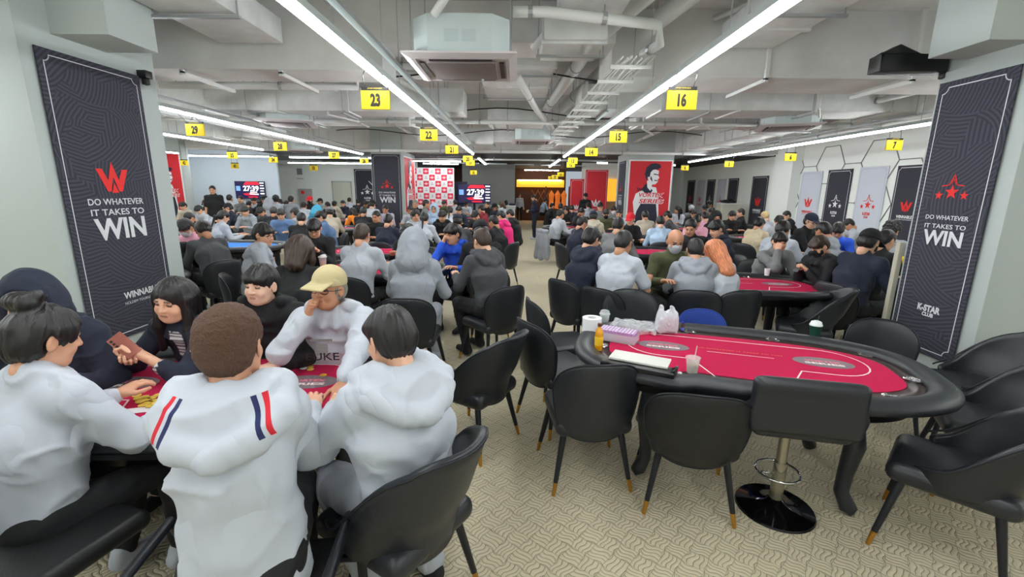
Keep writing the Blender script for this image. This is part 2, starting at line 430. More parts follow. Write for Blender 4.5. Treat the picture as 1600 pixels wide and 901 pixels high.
def hair_mesh(style, res=.006):
    k = (style, res)
    if k in _hair: return _hair[k]
    skull = [ell((0, -.015, .040), (.087, .104, .096)), ell((0, -.045, -.005), (.080, .072, .078), .03)]
    face = [ell((0, .108, -.030), (.072, .078, .100), .014, op='-'), rbox((0, .062, -.080), (.12, .075, .055), .02, .015, op='-')]
    ears = [ell((s * .088, -.002, -.02), (.022, .028, .045), .01, op='-') for s in (-1, 1)]
    low = [rbox((0, -.04, -.155), (.15, .15, .06), .02, .02, op='-')]
    if style == 'short':
        P = skull + face + ears + low; d = strands(.004)
    elif style == 'fringe':
        P = skull + [ell((0, .052, .062), (.074, .052, .040), .02)] + [ell((0, .110, -.042), (.078, .070, .082), .010, op='-'), rbox((0, .06, -.075), (.12, .075, .05), .02, .015, op='-')] + ears + low; d = strands(.005, 4)
    elif style == 'curly':
        P = [ell((0, -.014, .046), (.100, .118, .104)), ell((0, -.045, 0), (.090, .080, .085), .03)] + face + ears + low
        d = lambda x, y, z: .009 * vnoise(x * 45, y * 45, z * 45) + .005 * vnoise(x * 90, y * 90, z * 90)
    elif style == 'frizz':
        P = [ell((0, -.016, .044), (.088, .107, .096)), ell((0, -.045, -.012), (.078, .071, .078), .03)] + face + ears + low
        d = lambda x, y, z: .0035 * vnoise(x * 90, y * 90, z * 90) + .003 * vnoise(x * 25, y * 25, z * 25)
    elif style == 'crop':
        P = [ell((0, -.015, .040), (.082, .099, .092)), ell((0, -.040, -.008), (.075, .069, .075), .03)] + [ell((0, .112, -.028), (.076, .080, .106), .014, op='-'), rbox((0, .05, -.07), (.12, .08, .045), .02, .015, op='-')] + ears + low; d = strands(.002)
    elif style == 'bald':
        P = [ell((0, -.04, .0), (.085, .085, .085))] + [ell((0, .03, .07), (.082, .10, .075), .02, op='-')] + face + low; d = strands(.003)
    elif style in ('long', 'bob'):
        L = -.30 if style == 'long' else -.14
        P = [ell((0, -.014, .040), (.090, .107, .096)), cone((0, -.05, .0), (0, -.075, L), .082, .062, .05, sx=.80),
             cone((-.078, .01, .02), (-.082, .035, L * .5), .024, .030, .04), cone((.078, .01, .02), (.082, .035, L * .5), .024, .030, .04), cone((-.082, .035, L * .5), (-.075, .05, L * .95), .030, .018, .02), cone((.082, .035, L * .5), (.075, .05, L * .95), .030, .018, .02),
             ell((0, .120, -.03), (.066, .085, .096), .012, op='-'), ell((0, .03, -.10), (.058, .06, .09), .015, op='-')]
        d = strands(.005, 2, 30)
    elif style == 'ponytail':
        P = skull + face + ears + low + [cone((0, -.10, .0), (0, -.145, -.05), .022, .026, .02), cone((0, -.145, -.05), (0, -.13, -.26), .028, .012, .02)]; d = strands(.003)
    elif style == 'bun':
        P = [ell((0, -.012, .040), (.093, .112, .098)), ell((0, -.055, -.012), (.082, .072, .080), .03)] + face + ears + low + [ell((-.005, -.075, .135), (.056, .050, .040), .012), cone((-.03, -.10, .13), (.02, -.05, .165), .026, .022, .012)]; d = strands(.007, 9)
    elif style == 'nape':      # what shows under a cap
        P = [ell((0, -.022, .005), (.084, .100, .078)), ell((0, -.045, -.015), (.078, .07, .072), .03), rbox((0, 0, .10), (.2, .2, .055), .01, .01, op='-'), ell((0, .10, -.03), (.090, .085, .12), .012, op='-')] + ears + low; d = strands(.003)
    _hair[k] = sdf(P, res, d); return _hair[k]
def cap_mesh(res=.006):
    if 'cap' in _hair: return _hair['cap']
    P = [ell((0, -.016, .050), (.093, .112, .096), .02), rbox((0, 0, -.02), (.2, .2, .05), .005, .006, op='-'), rbox((0, .118, .040), (.066, .055, .006), .005, .012, rot=np.array(Matrix.Rotation(-.22, 3, 'X')))]
    P.append(ell((0, -.012, .02), (.083, .102, .085), .004, op='-'))
    _hair['cap'] = sdf(P, res); return _hair['cap']
def beanie_mesh(res=.006):
    if 'beanie' in _hair: return _hair['beanie']
    _hair['beanie'] = sdf([ell((0, -.02, .055), (.098, .116, .100)), rbox((0, 0, -.03), (.2, .2, .06), .01, .01, op='-')], res, strands(.002)); return _hair['beanie']
def mask_mesh(res=.005):
    if 'mask' in _hair: return _hair['mask']
    P = [ell((0, .022, -.036), (.073, .085, .070)), ell((0, .058, -.075), (.042, .036, .036), .03), ell((0, .095, -.015), (.026, .026, .026), .02),
         rbox((0, 0, .060), (.2, .2, .045), .005, .01, op='-'), rbox((0, -.115, 0), (.2, .14, .3), .01, .01, op='-')]
    _hair['mask'] = sdf(P, res); return _hair['mask']
def hood_mesh(res=.009):
    if 'hood' in _hair: return _hair['hood']
    P = [ell((0, -.03, .035), (.118, .140, .135)), cone((0, -.06, -.03), (0, -.07, -.17), .115, .125, .05, sx=.85),
         ell((0, .12, -.01), (.078, .12, .112), .02, op='-'), cone((0, .10, -.02), (0, .12, -.2), .07, .05, .02, op='-')]
    _hair['hood'] = sdf(P, res, cloth_disp(.006, 16)); return _hair['hood']
def glasses_mesh():
    if 'glasses' in _hair: return _hair['glasses']
    b = MB()
    for s in (-1, 1):
        b.tube([(s * .033 + .024 * math.cos(a), .098 - abs(.024 * math.cos(a) + s * .033) * .12, .010 + .017 * math.sin(a)) for a in np.linspace(0, 2 * PI, 17)], .0022, 6)
        b.tube([(s * .057, .092, .014), (s * .078, .06, .012), (s * .086, 0, .008)], .0018, 6)
    b.tube([(-.009, .099, .014), (.009, .099, .014)], .002, 6)
    _hair['glasses'] = b.mesh('glasses', smooth=True); return _hair['glasses']

# ------------------------------------------------------------------ skeleton
def unit(v): v = np.array(v, float); return v / (np.linalg.norm(v) + 1e-9)
def ik(S, Hd, l1, l2, hint):
    S = np.array(S, float); Hd = np.array(Hd, float); d = Hd - S; L = np.linalg.norm(d)
    if L > (l1 + l2) * .995: Hd = S + d / L * (l1 + l2) * .995; d = Hd - S; L = np.linalg.norm(d)
    if L < abs(l1 - l2) + .03: L = abs(l1 - l2) + .03
    u = unit(d); a = (l1 * l1 - l2 * l2 + L * L) / (2 * L); h = math.sqrt(max(l1 * l1 - a * a, 0))
    hn = np.array(hint, float); hn = unit(hn - u * hn.dot(u)); return S + u * a + hn * h, Hd
def skel(lean=.15, bend=.1, hpitch=.2, hyaw=0., hroll=0., hands=None, kinds=('relaxed', 'relaxed'), stand=False, tilt=0., hints=None, roll=(0, 0), palm=None, wide=1., feet=None, hz=.02):
    """local frame: floor under the pelvis is the origin, the person faces +y"""
    J = {}
    pz = .94 if stand else .57
    P = np.array((0, 0, pz)); c = P + .30 * np.array((math.sin(tilt) * .5, math.sin(lean), math.cos(lean)))
    l2 = lean + bend; N = c + .215 * np.array((math.sin(tilt), math.sin(l2), math.cos(l2)))
    J['P'], J['C'], J['N'] = P, c, N
    hl = l2 * .8 + .12
    hc = N + np.array((math.sin(tilt) * .12 + .0, math.sin(hl) * .11, math.cos(hl) * .132 + hz))
    R = Matrix.Rotation(hyaw, 4, 'Z') @ Matrix.Rotation(-hpitch, 4, 'X') @ Matrix.Rotation(hroll, 4, 'Y')
    J['H'] = Matrix.Translation(hc) @ R
    J['hc'] = hc
    sh = N + np.array((0, 0, -.045)); hands = hands or ((-.16, .42, .83), (.16, .42, .83))
    J['arm'] = []
    for i, s in enumerate((-1, 1)):
        S = sh + np.array((s * .165 * wide, 0, -.005)); hint = (s * .55, -.35, -1) if hints is None or hints[i] is None else hints[i]
        E, Wr = ik(S, hands[i], .285, .25, hint); J['arm'].append((S, E, Wr))
    J['kinds'] = kinds; J['roll'] = roll; J['palm'] = palm or (None, None)
    J['leg'] = []
    for i, s in enumerate((-1, 1)):
        hip = P + np.array((s * .09, 0, -.03))
        if stand: kn = np.array((s * .10, .03, .50)); an = np.array((s * .11, 0, .09))
        else:
            kn = np.array((s * .13, .42, .54)); an = np.array((s * .12, .36 + .05 * s, .09))
        if feet is not None: kn, an = np.array(feet[i][0], float), np.array(feet[i][1], float)
        J['leg'].append((hip, kn, an))
    J['wide'] = wide; J['stand'] = stand
    return J
def hand_frame(E, Wr, s, roll, palm=None):
    y = unit(Wr - E) if palm is None or len(palm) < 2 else unit(palm[1])
    n = np.array((0, 0, 1.)) if palm is None else -unit(palm[0])
    if abs(n.dot(y)) > .97: n = np.array((0, -1., 0))
    x = unit(np.cross(y, n)); z = np.cross(x, y)
    M = np.eye(4); M[:3, 0] = x * (1 if s > 0 else -1); M[:3, 1] = y; M[:3, 2] = z; M[:3, 3] = Wr
    if roll: M = M @ np.array(Matrix.Rotation(roll * s, 4, 'Y'))
    return M
def skin_mesh(J, res_b=.016, res_h=.008, res_f=.006, bare=(False, False), fem=False, wide_head=1.):
    P, c, N = J['P'], J['C'], J['N']; wd = J['wide']
    pr = [cone(P, c, .10, .10, .05, sx=.75 / wd), cone(c, N + np.array((0, 0, -.02)), .10, .05, .05, sx=.7 / wd), cone(J['arm'][0][0], J['arm'][1][0], .045, .045, .05), cone(N, J['hc'] + (0, -.01, -.04), .055, .048, .03)]
    for (S, E, Wr) in J['arm']: pr += [cone(S, E, .040, .032, .02), cone(E, Wr, .033, .024, .02)]
    for (h, k, a) in J['leg']: pr += [cone(h, k, .075, .052, .05), cone(k, a, .05, .035, .03), cone(a + (0, -.03, -.04), a + (0, .14, -.05), .035, .028, .03)]
    body = sdf(pr, res_b); parts = []
    hv, hf = head_mesh(res_h, wide_head, fem); parts.append(xform((hv, hf), J['H']))
    for i, s in enumerate((-1, 1)):
        S, E, Wr = J['arm'][i]; hm = hand_mesh(J['kinds'][i], res_f); M = hand_frame(E, Wr, s, J['roll'][i], J['palm'][i])
        parts.append(xform(hm, M))
    V, Fc = join(parts + [body]); nh = len(hv)
    me = mesh_np('body', V, Fc)
    def fn(Vv, col): head_feat(hv, col[:nh])
    set_feat(me, V, fn); return me
def top_mesh(J, kind='long', res=.013, amp=.006, seed=0., loose=0., hem=0.):
    P, c, N = J['P'], J['C'], J['N']; wd = J['wide']; L = loose
    Pb = P + np.array((0, 0, .00 - hem))
    pr = [cone(Pb, c, .128 + L + (.035 if hem > .1 else 0), .126 + L, .05, sx=.74 / wd), cone(c, N + np.array((0, -.01, -.05)), .124 + L, .082 + L * .5, .05, sx=.68 / wd),
          cone(J['arm'][0][0], J['arm'][1][0], .060 + L * .4, .060 + L * .4, .06), ell(N + np.array((0, -.005, .01)), (.073, .069, .055), .04), cone(N + np.array((0, -.005, 0)), N + (J['hc'] - N) * .30 + np.array((0, -.022, 0)), .066, .060, .02)]
    for i, (S, E, Wr) in enumerate(J['arm']):
        if kind == 'short':
            m = S + (E - S) * .75; pr += [cone(S, m, .062 + L * .5, .066 + L, .04)]
        else:
            e2 = E + (Wr - E) * (.93 if kind != 'pushed' else .5)
            pr += [cone(S, E, .061 + L * .6, .052 + L * .7, .045), cone(E, e2, .052 + L * .7, .037 + L * .4, .025)]
    if kind == 'hood' or kind == 'bighood':
        b = 1.25 if kind == 'bighood' else 1.
        if kind == 'hood':
            A = [N + np.array(q) for q in ((-.112, .035, .040), (-.128, -.055, .012), (-.078, -.120, -.045), (0, -.145, -.072), (.078, -.120, -.045), (.128, -.055, .012), (.112, .035, .040))]
            for i in range(6): pr.append(cone(A[i], A[i + 1], .038, .038, .008))
        if kind == 'bighood':
            A = [N + np.array(q) for q in ((-.140, .02, .025), (-.155, -.09, -.010), (-.09, -.165, -.060), (0, -.195, -.085), (.09, -.165, -.060), (.155, -.09, -.010), (.140, .02, .025))]
            for i in range(6): pr.append(cone(A[i], A[i + 1], .046, .046, .008))
            for i in range(6): pr.append(cone(A[i] * .55 + (N + np.array((0, -.02, .02))) * .45, A[i + 1] * .55 + (N + np.array((0, -.02, .02))) * .45, .058, .058, .03))
        pr += [ell(N + np.array((0, -.075 * b, -.03)), (.125 * b, .062 * b, .085 * b), .03), cone(N + np.array((-.085, -.02, .03)), N + np.array((.085, -.02, .03)), .045 * b, .045 * b, .04),
               cone(N + np.array((-.07, .0, .02)), N + np.array((-.035, .085, -.07)), .035, .025, .03), cone(N + np.array((.07, .0, .02)), N + np.array((.035, .085, -.07)), .035, .025, .03)]
        pr.append(ell(N + np.array((0, .02, .085)), (.068, .078, .085), .02, op='-'))
    if kind == 'collar': pr += [cone(N + np.array((-.04, -.02, .02)), N + np.array((.04, -.02, .02)), .052, .052, .03)]
    return sdf(pr, res, cloth_disp(amp, 13, seed))
def pants_mesh(J, res=.015, amp=.005, wide=0.):
    P = J['P']; pr = [cone(P + np.array((-.05, -.01, -.02)), P + np.array((.05, -.01, -.02)), .125, .125, .05)]
    for (h, k, a) in J['leg']:
        pr += [cone(h, k, .090 + wide, .070 + wide, .04), cone(k, a + np.array((0, 0, .01)), .066 + wide, .050 + wide, .03)]
    return sdf(pr, res, cloth_disp(amp, 12, 3.))
def shoe_mesh(J, res=.010):
    out = []
    for (h, k, a) in J['leg']:
        d = np.array((0, 1., 0)); b = np.array((a[0], a[1], .045))
        out.append(sdf([cone(b + (0, -.035, 0), b + (0, .14, -.010), .043, .036, .02), cone(b + (0, -.02, 0), b + (0, -.02, .045), .042, .042, .02), rbox(b + (0, .05, -.05), (.09, .2, .02), .002, .004, op='-')], res))
    return out
# ------------------------------------------------------------------ the room
RX0, RX1, RY0, RY1 = -15.0, 8.75, -4.0, 30.0
def carpet_mat():
    m = bpy.data.materials.new('woven_carpet'); m.use_nodes = True; nt = m.node_tree; N = nt.nodes; L = nt.links; b = N['Principled BSDF']
    b.inputs['Roughness'].default_value = .95
    def math_(op, a, c=None, **k):
        n = N.new('ShaderNodeMath'); n.operation = op
        for i, x in enumerate((a, c)):
            if x is None: continue
            if isinstance(x, (int, float)): n.inputs[i].default_value = x
            else: L.new(x, n.inputs[i])
        return n.outputs[0]
    tc = N.new('ShaderNodeTexCoord'); mp = N.new('ShaderNodeMapping'); mp.inputs['Rotation'].default_value = (0, 0, .70); mp.inputs['Scale'].default_value = (10.5, 10.5, 1)
    L.new(tc.outputs['Object'], mp.inputs[0])
    nz = N.new('ShaderNodeTexNoise'); nz.inputs['Scale'].default_value = 9; nz.inputs['Detail'].default_value = 1; L.new(tc.outputs['Object'], nz.inputs['Vector'])
    sub = N.new('ShaderNodeVectorMath'); sub.operation = 'SUBTRACT'; L.new(nz.outputs['Color'], sub.inputs[0]); sub.inputs[1].default_value = (.5, .5, .5)
    sc = N.new('ShaderNodeVectorMath'); sc.operation = 'SCALE'; sc.inputs['Scale'].default_value = .42; L.new(sub.outputs[0], sc.inputs[0])
    ad = N.new('ShaderNodeVectorMath'); ad.operation = 'ADD'; L.new(mp.outputs[0], ad.inputs[0]); L.new(sc.outputs[0], ad.inputs[1])
    sp = N.new('ShaderNodeSeparateXYZ'); L.new(ad.outputs[0], sp.inputs[0])
    x, y = sp.outputs[0], sp.outputs[1]
    # 2:1 weave blocks: strands along x in one checker colour, along y in the other
    fx, fy = math_('FLOOR', x), math_('FLOOR', y); par = math_('PINGPONG', math_('ADD', fx, fy), 1)
    u = math_('SUBTRACT', x, fx); v = math_('SUBTRACT', y, fy)
    wx = math_('MULTIPLY', math_('SINE', math_('MULTIPLY', u, 6.283)), .07); wy = math_('MULTIPLY', math_('SINE', math_('MULTIPLY', v, 6.283)), .07)
    sA = math_('ABSOLUTE', math_('SINE', math_('MULTIPLY', math_('ADD', v, wx), 12.566)))
    sB = math_('ABSOLUTE', math_('SINE', math_('MULTIPLY', math_('ADD', u, wy), 12.566)))
    eA = math_('ABSOLUTE', math_('SINE', math_('MULTIPLY', u, 3.1416))); eB = math_('ABSOLUTE', math_('SINE', math_('MULTIPLY', v, 3.1416)))
    hA = math_('MINIMUM', sA, math_('MULTIPLY', eA, 3)); hB = math_('MINIMUM', sB, math_('MULTIPLY', eB, 3))
    mx = N.new('ShaderNodeMix'); L.new(par, mx.inputs[0]); L.new(hA, mx.inputs[2]); L.new(hB, mx.inputs[3]); h = math_('POWER', mx.outputs[0], .55)
    fib = N.new('ShaderNodeTexNoise'); fib.inputs['Scale'].default_value = 260; L.new(tc.outputs['Object'], fib.inputs['Vector'])
    big = N.new('ShaderNodeTexNoise'); big.inputs['Scale'].default_value = 1.3; big.inputs['Detail'].default_value = 4; L.new(tc.outputs['Object'], big.inputs['Vector'])
    cr = N.new('ShaderNodeValToRGB'); e = cr.color_ramp.elements; e[0].position = .12; e[0].color = (*srgb(112, 104, 84), 1); e[1].position = .58; e[1].color = (*srgb(204, 194, 166), 1)
    L.new(h, cr.inputs[0])
    mr = N.new('ShaderNodeMapRange'); mr.inputs[1].default_value = .3; mr.inputs[2].default_value = .7; mr.inputs[3].default_value = .86; mr.inputs[4].default_value = 1.08
    L.new(math_('ADD', math_('MULTIPLY', fib.outputs['Fac'], .5), math_('MULTIPLY', big.outputs['Fac'], .5)), mr.inputs[0])
    mm = N.new('ShaderNodeMix'); mm.data_type = 'RGBA'; mm.blend_type = 'MULTIPLY'; mm.inputs[0].default_value = 1; L.new(cr.outputs[0], mm.inputs[6]); L.new(mr.outputs[0], mm.inputs[7])
    L.new(mm.outputs[2], b.inputs['Base Color'])
    bp = N.new('ShaderNodeBump'); bp.inputs['Strength'].default_value = .55; bp.inputs['Distance'].default_value = .012
    L.new(math_('ADD', h, math_('MULTIPLY', fib.outputs['Fac'], .35)), bp.inputs['Height']); L.new(bp.outputs[0], b.inputs['Normal'])
    return m
b = MB(); b.box((RX0, RY0, -.1), (RX1, RY1, 0)); struct(b.build('floor', carpet_mat()))
b = MB(); b.box((RX0, RY0, 3.85), (RX1, 15.6, 4.0)); struct(b.build('ceiling', M_ceil2))
b = MB(); b.box((-8.9, 15.6, 2.98), (RX1, RY1, 3.1)); struct(b.build('ceiling', M_dark))
b = MB(); b.box((RX0, 15.6, 3.2), (-8.9, RY1, 3.3)); struct(b.build('ceiling', M_ceil))
b = MB(); b.box((RX1, RY0, 0), (RX1 + .15, RY1, 4)); struct(b.build('wall_right', M_wall))
b = MB(); b.box((RX0 - .15, RY0, 0), (RX0, RY1, 4)); struct(b.build('wall_left', M_wall))
b = MB(); b.box((RX0, RY0 - .15, 0), (RX1, RY0, 4)); struct(b.build('wall_front', M_wall))
b = MB(); b.box((RX0, 17.2, 0), (-8.95, 17.3, 3.2)); struct(b.build('wall_back_left', M_wallblue))
b = MB(); b.box((-14.9, 21.4, 0), (-4.6, 21.5, 3.0)); struct(b.build('wall_back_middle', M_wall))
b = MB(); b.box((-2.62, 22.2, 0), (-.08, 22.35, 3.0)); struct(b.build('wall_back_grey', mat('grey_paint', srgb(168, 170, 168), .8)))
b = MB(); b.box((-4.6, 27.2, 0), (2.9, 27.35, 3.0)); struct(b.build('wall_back_wood', M_wood))
b = MB(); b.box((2.9, 20.6, 0), (5.4, 20.7, 2.98)); b.box((5.4, 24.3, 0), (RX1, 24.45, 2.98)); struct(b.build('wall_back_right', M_wall))
b = MB(); b.box((0.0, 26.6, 1.95), (2.75, 27.15, 2.36)); struct(b.build('trim_1', M_amber))
b = MB(); b.box((0.1, 26.5, 2.30), (2.6, 26.58, 2.36)); struct(b.build('trim_2', mat('warm_strip', (1, .8, .4), .5, emit=(1, .8, .45), estr=9)))
b = MB(); b.box((8.45, 14.3, 0), (8.75, 15.3, 3.85)); struct(b.build('trim_3', M_wall))
# door, hydrant cabinet, wall box
b = MB(); b.box((-8.56, 21.33, 0), (-7.76, 21.40, 2.04)); d = struct(b.build('door_1', mat('door_paint', srgb(204, 208, 190), .5), bevel=.006))
b = MB(); b.tube([(-8.47, 21.30, 1.0), (-8.47, 21.27, 1.0), (-8.37, 21.27, 1.0)], .012, 6); b.build('door_handle', M_steel, d)
b = MB(); b.box((-8.63, 21.36, 0), (-8.56, 21.40, 2.10)); b.box((-7.76, 21.36, 0), (-7.69, 21.40, 2.10)); b.box((-8.63, 21.36, 2.04), (-7.69, 21.40, 2.10)); b.build('door_frame', mat('door_frame_paint', srgb(180, 184, 176), .5), d)

def column(x0, x1, y0, y1, z=3.85, cap=None, capz=0):
    b = MB(); b.box((x0, y0, 0), (x1, y1, z)); b.box((x0 - .05, y0 - .05, 0), (x1 + .05, y1 + .05, .14))
    o = b.build('column', M_white, bevel=.006)
    return o
for lab, a in (('white column behind the near left table carrying a tall dark banner', (-5.2, -3.82, 3.70, 5.05)), ('white column at the right edge carrying the dark star banner', (3.76, 5.3, 3.52, 4.34)),
               ('far left column with a dark banner and a red poster, in the middle of the crowd', (-4.72, -3.74, 15.0, 17.0)), ('far right column whose whole front is a red poster', (3.56, 5.02, 14.9, 16.4)),
               ('column at the left with a red poster, beyond the dark banner', (-12.1, -10.85, 15.0, 15.3))):
    o = column(*a); tag(o, lab, 'column')
# boxed ducts on the near columns
b = MB(); b.box((-5.4, 3.98, 3.0), (-3.34, 4.50, 3.84)); b.box((-5.0, 3.74, 3.38), (-3.34 - .3, 3.98, 3.84)); o = b.build('bulkhead', M_white, bevel=.004); struct(o)
b = MB(); b.box((3.42, 3.60, 2.9), (5.4, 4.10, 3.84)); o = b.build('bulkhead', M_white, bevel=.004); struct(o)
# beams and big ducts
for (y0, y1, z0, x0, x1) in ((5.55, 6.15, 3.12, RX0, -1.55), (5.75, 6.60, 3.12, 1.1, RX1), (5.55, 6.15, 3.42, -1.55, 1.1)):
    b = MB(); b.box((x0, y0, z0), (x1, y1, 3.85)); struct(b.build('beam', M_ceil2, bevel=.01))
for (y0, y1, z0) in ((0.2, .8, 3.3), (10.6, 11.2, 3.3), (15.2, 15.7, 3.0)):
    b = MB(); b.box((RX0, y0, z0), (RX1, y1, 3.85)); struct(b.build('beam', M_ceil2, bevel=.01))

def duct(lo, hi, label, flange=1.2, m=None, axis=None):
    r = empty('air_duct', (0, 0, 0)); tag(r, label, 'duct', None)
    b = MB(); b.box(lo, hi); b.build('duct_body', m or M_duct, r, bevel=.008)
    ax = axis if axis is not None else (0 if hi[0] - lo[0] > hi[1] - lo[1] else 1); t = lo[ax] + .05
    b = MB(); e = .022
    while t < hi[ax]:
        l = [lo[0] - e, lo[1] - e, lo[2] - e]; h = [hi[0] + e, hi[1] + e, hi[2] + e]; l[ax] = t; h[ax] = t + .045; b = MB(); b.box(l, h); b.build('flange', M_duct, r); t += flange
    n = 0; t = lo[ax] + .4
    while t < hi[ax]:
        b = MB()
        for s in (0, 1):
            p = [0, 0, 0]; p[ax] = t; p[1 - ax] = (lo[1 - ax] - .04, hi[1 - ax] + .04)[s]
            b.tube([(p[0], p[1], lo[2] - .05), (p[0], p[1], 3.86)], .006, 5)
        q = [0, 0]; a0 = [0, 0, lo[2] - .055]; a1 = [0, 0, lo[2] - .03]; a0[ax] = t - .02; a1[ax] = t + .02; a0[1 - ax] = lo[1 - ax] - .06; a1[1 - ax] = hi[1 - ax] + .06; b.box(a0, a1)
        t += 1.6; b.build('hanger', M_steel, r)
    return r
duct((-5.0, 2.2, 3.30), (-1.75, 3.05, 3.72), 'large pale duct overhead at top left, nearest the camera')
duct((-6.5, 7.9, 3.05), (-.9, 8.5, 3.42), 'long pale duct crossing behind number 22, left of the aisle')
duct((1.0, 7.5, 3.05), (6.9, 8.3, 3.42), 'long pale duct crossing behind number 15, right of the aisle')
duct((.35, 2.6, 3.38), (.95, 4.6, 3.62), 'flat grey duct directly over the aisle beside the ceiling unit')
duct((.25, 4.75, 3.22), (.85, 5.5, 3.45), 'short duct with angled transition above the cable tray')
duct((3.2, 1.6, 3.35), (8.6, 2.3, 3.75), 'wide pale duct overhead at top right')
duct((5.0, 8.9, 3.0), (5.7, 14.6, 3.35), 'long duct running away above the right-hand lights')
duct((-2.6, 12.2, 3.0), (2.6, 12.8, 3.35), 'pale duct crossing over the far end of the aisle')
duct((-8.8, 11.6, 3.0), (-6.0, 12.2, 3.4), 'pale duct crossing over the far left tables')
duct((-3.3, .9, 3.35), (-2.6, 5.4, 3.6), 'narrow duct running away beside the left row of tubes')
duct((2.3, 2.5, 3.4), (2.9, 5.6, 3.65), 'narrow duct running away beside the right row of tubes')
def pipe(pts, r, label, m=None, clamps=True):
    R = empty('pipe', (0, 0, 0)); tag(R, label, 'pipe')
    b = MB(); b.tube(pts, r, 12); b.build('pipe_run', m or M_pipe, R, smooth=True)
    P = [Vector(p) for p in pts]
    for i in range(len(P) - 1):
        d = P[i + 1] - P[i]; n = max(1, int(d.length / 1.8))
        if abs(d.normalized().z) > .7: continue
        for k in range(n):
            q = P[i] + d * ((k + .5) / n); b = MB(); b.tube([(q.x, q.y, q.z), (q.x, q.y, 3.86)], .006, 5); b.tube([q - d.normalized() * .02, q + d.normalized() * .02], r + .008, 12); b.build('clamp', M_steel, R)
    return R
pipe([(-.05, 4.3, 3.30), (.25, 4.3, 3.30), (1.25, 4.4, 3.24), (1.28, 4.45, 3.1), (1.2, 4.7, 3.08)], .045, 'white insulated pipe elbowing from the ceiling unit to the cable tray')
pipe([(1.65, 2.2, 3.55), (.9, 5.6, 3.5), (.55, 10.2, 3.4)], .085, 'thick pale pipe slanting over the aisle')
pipe([(2.05, 2.2, 3.66), (1.5, 5.4, 3.6), (.95, 10.2, 3.5)], .10, 'thicker pale pipe slanting right of the aisle')
pipe([(-9, 6.9, 3.22), (-2.3, 6.9, 3.22), (-2.3, 6.9, 3.5), (-1.0, 6.9, 3.5)], .05, 'pale pipe crossing the left side with an upward elbow')
pipe([(-9, 9.4, 3.1), (7.5, 9.4, 3.1)], .04, 'pale pipe crossing the whole hall behind the beam')
pipe([(-6, 10.2, 3.25), (7.5, 10.2, 3.25)], .03, 'thin pale pipe crossing the hall farther back')
pipe([(-9, 14.6, 2.95), (8.0, 14.6, 2.95)], .05, 'pale pipe along the front edge of the dark ceiling')
pipe([(-4, 17.3, 2.88), (4.4, 17.3, 2.88)], .035, 'pale pipe hanging under the dark ceiling')
pipe([(6.7, 5.0, 3.3), (6.7, 14, 3.3)], .05, 'pale pipe running away along the right side')
pipe([(7.2, 5.0, 3.1), (7.2, 14, 3.1)], .04, 'lower pale pipe running away along the right side')
pipe([(-5.9, 5.2, 3.0), (-5.9, 14, 3.0)], .035, 'pale pipe running away above the left tubes')
pipe([(5.6, 4.7, 3.2), (5.6, 8.4, 3.2)], .04, 'thin pipe running away at the upper right')
pipe([(-2.05, 1.5, 3.75), (-2.05, 5.4, 3.75)], .03, 'thin conduit running away at the upper left')
pipe([(4.6, 1.2, 3.8), (2.2, 5.6, 3.7)], .03, 'thin conduit slanting at the upper right')
# conduits across the gap over the aisle, and cables
for i, (y, z, lab) in enumerate(((8.9, 3.2, 'black cable sagging across the aisle, nearest'), (6.9, 3.4, 'black cable sagging across beside the beam'), (11.6, 3.15, 'black cable sagging across the aisle, farthest'))):
    b = MB(); b.tube([(x, y + .1 * math.sin(x), z - .08 * math.sin((x + 3) * 1.7)) for x in np.linspace(-4.5, 4.5, 25)], .012, 6); tag(b.build('cable', M_black, smooth=True), lab, 'cable')
# cable tray beside the right tubes
tr = empty('cable_tray', (0, 0, 0)); tag(tr, 'cable tray of thin white bars running away over the aisle', 'cable tray')
def trx(y): return 1.12 - (y - 4.7) * .03
for y in np.arange(4.8, 15, .62): b = MB(); b.box((trx(y) - .2, y, 2.98), (trx(y) + .2, y + .03, 3.01)); b.build('rung', M_pipe, tr)
b = MB()
for k in range(7): b.tube([(trx(y) - .15 + .05 * k + .012 * math.sin(y * 3 + k), y, 3.03 + .012 * math.sin(y * 2 + k * 2)) for y in np.arange(4.6, 15.2, .5)], .010, 6)
b.build('cable_bundle', mat('cable_white', srgb(215, 216, 214), .5), tr, smooth=True)
for y in np.arange(5.42, 15, 1.86):
    for s in (-1, 1): b = MB(); b.tube([(trx(y) + s * .19, y + .015, 3.0), (trx(y) + s * .19, y + .015, 3.86)], .005, 5); b.build('hanger', M_steel, tr)

pipe([(-5.2, 7.2, 3.45), (-1.0, 7.2, 3.45)], .06, 'white pipe crossing left of the aisle, high behind the beam')
pipe([(1.3, 7.0, 3.5), (7.8, 7.0, 3.5)], .05, 'white pipe crossing right of the aisle, high behind the beam')
pipe([(-9, 11.6, 3.05), (-6, 11.8, 3.05)], .05, 'pale pipe over the far left tables')
pipe([(.0, 6.2, 3.2), (.35, 8.6, 3.2), (.75, 10.2, 3.1)], .05, 'pale drain pipe slanting over the middle of the aisle')
pipe([(-3.0, 6.3, 3.4), (-3.0, 14.4, 3.3)], .04, 'pale conduit running away above the left tables')
pipe([(3.6, 6.8, 3.35), (3.6, 14.4, 3.25)], .04, 'pale conduit running away above the right tables')
pipe([(-2.4, 6.4, 3.62), (-1.5, 7.9, 3.3), (-1.5, 9.2, 3.3)], .035, 'bent conduit dropping beside number twenty-two')
pipe([(7.9, 4.6, 3.45), (7.9, 14, 3.45)], .07, 'thick pipe running away highest on the right')
pipe([(-1.2, .9, 3.2), (-1.75, 3.9, 3.2)], .03, 'thin conduit at the top left of the tubes') if False else None
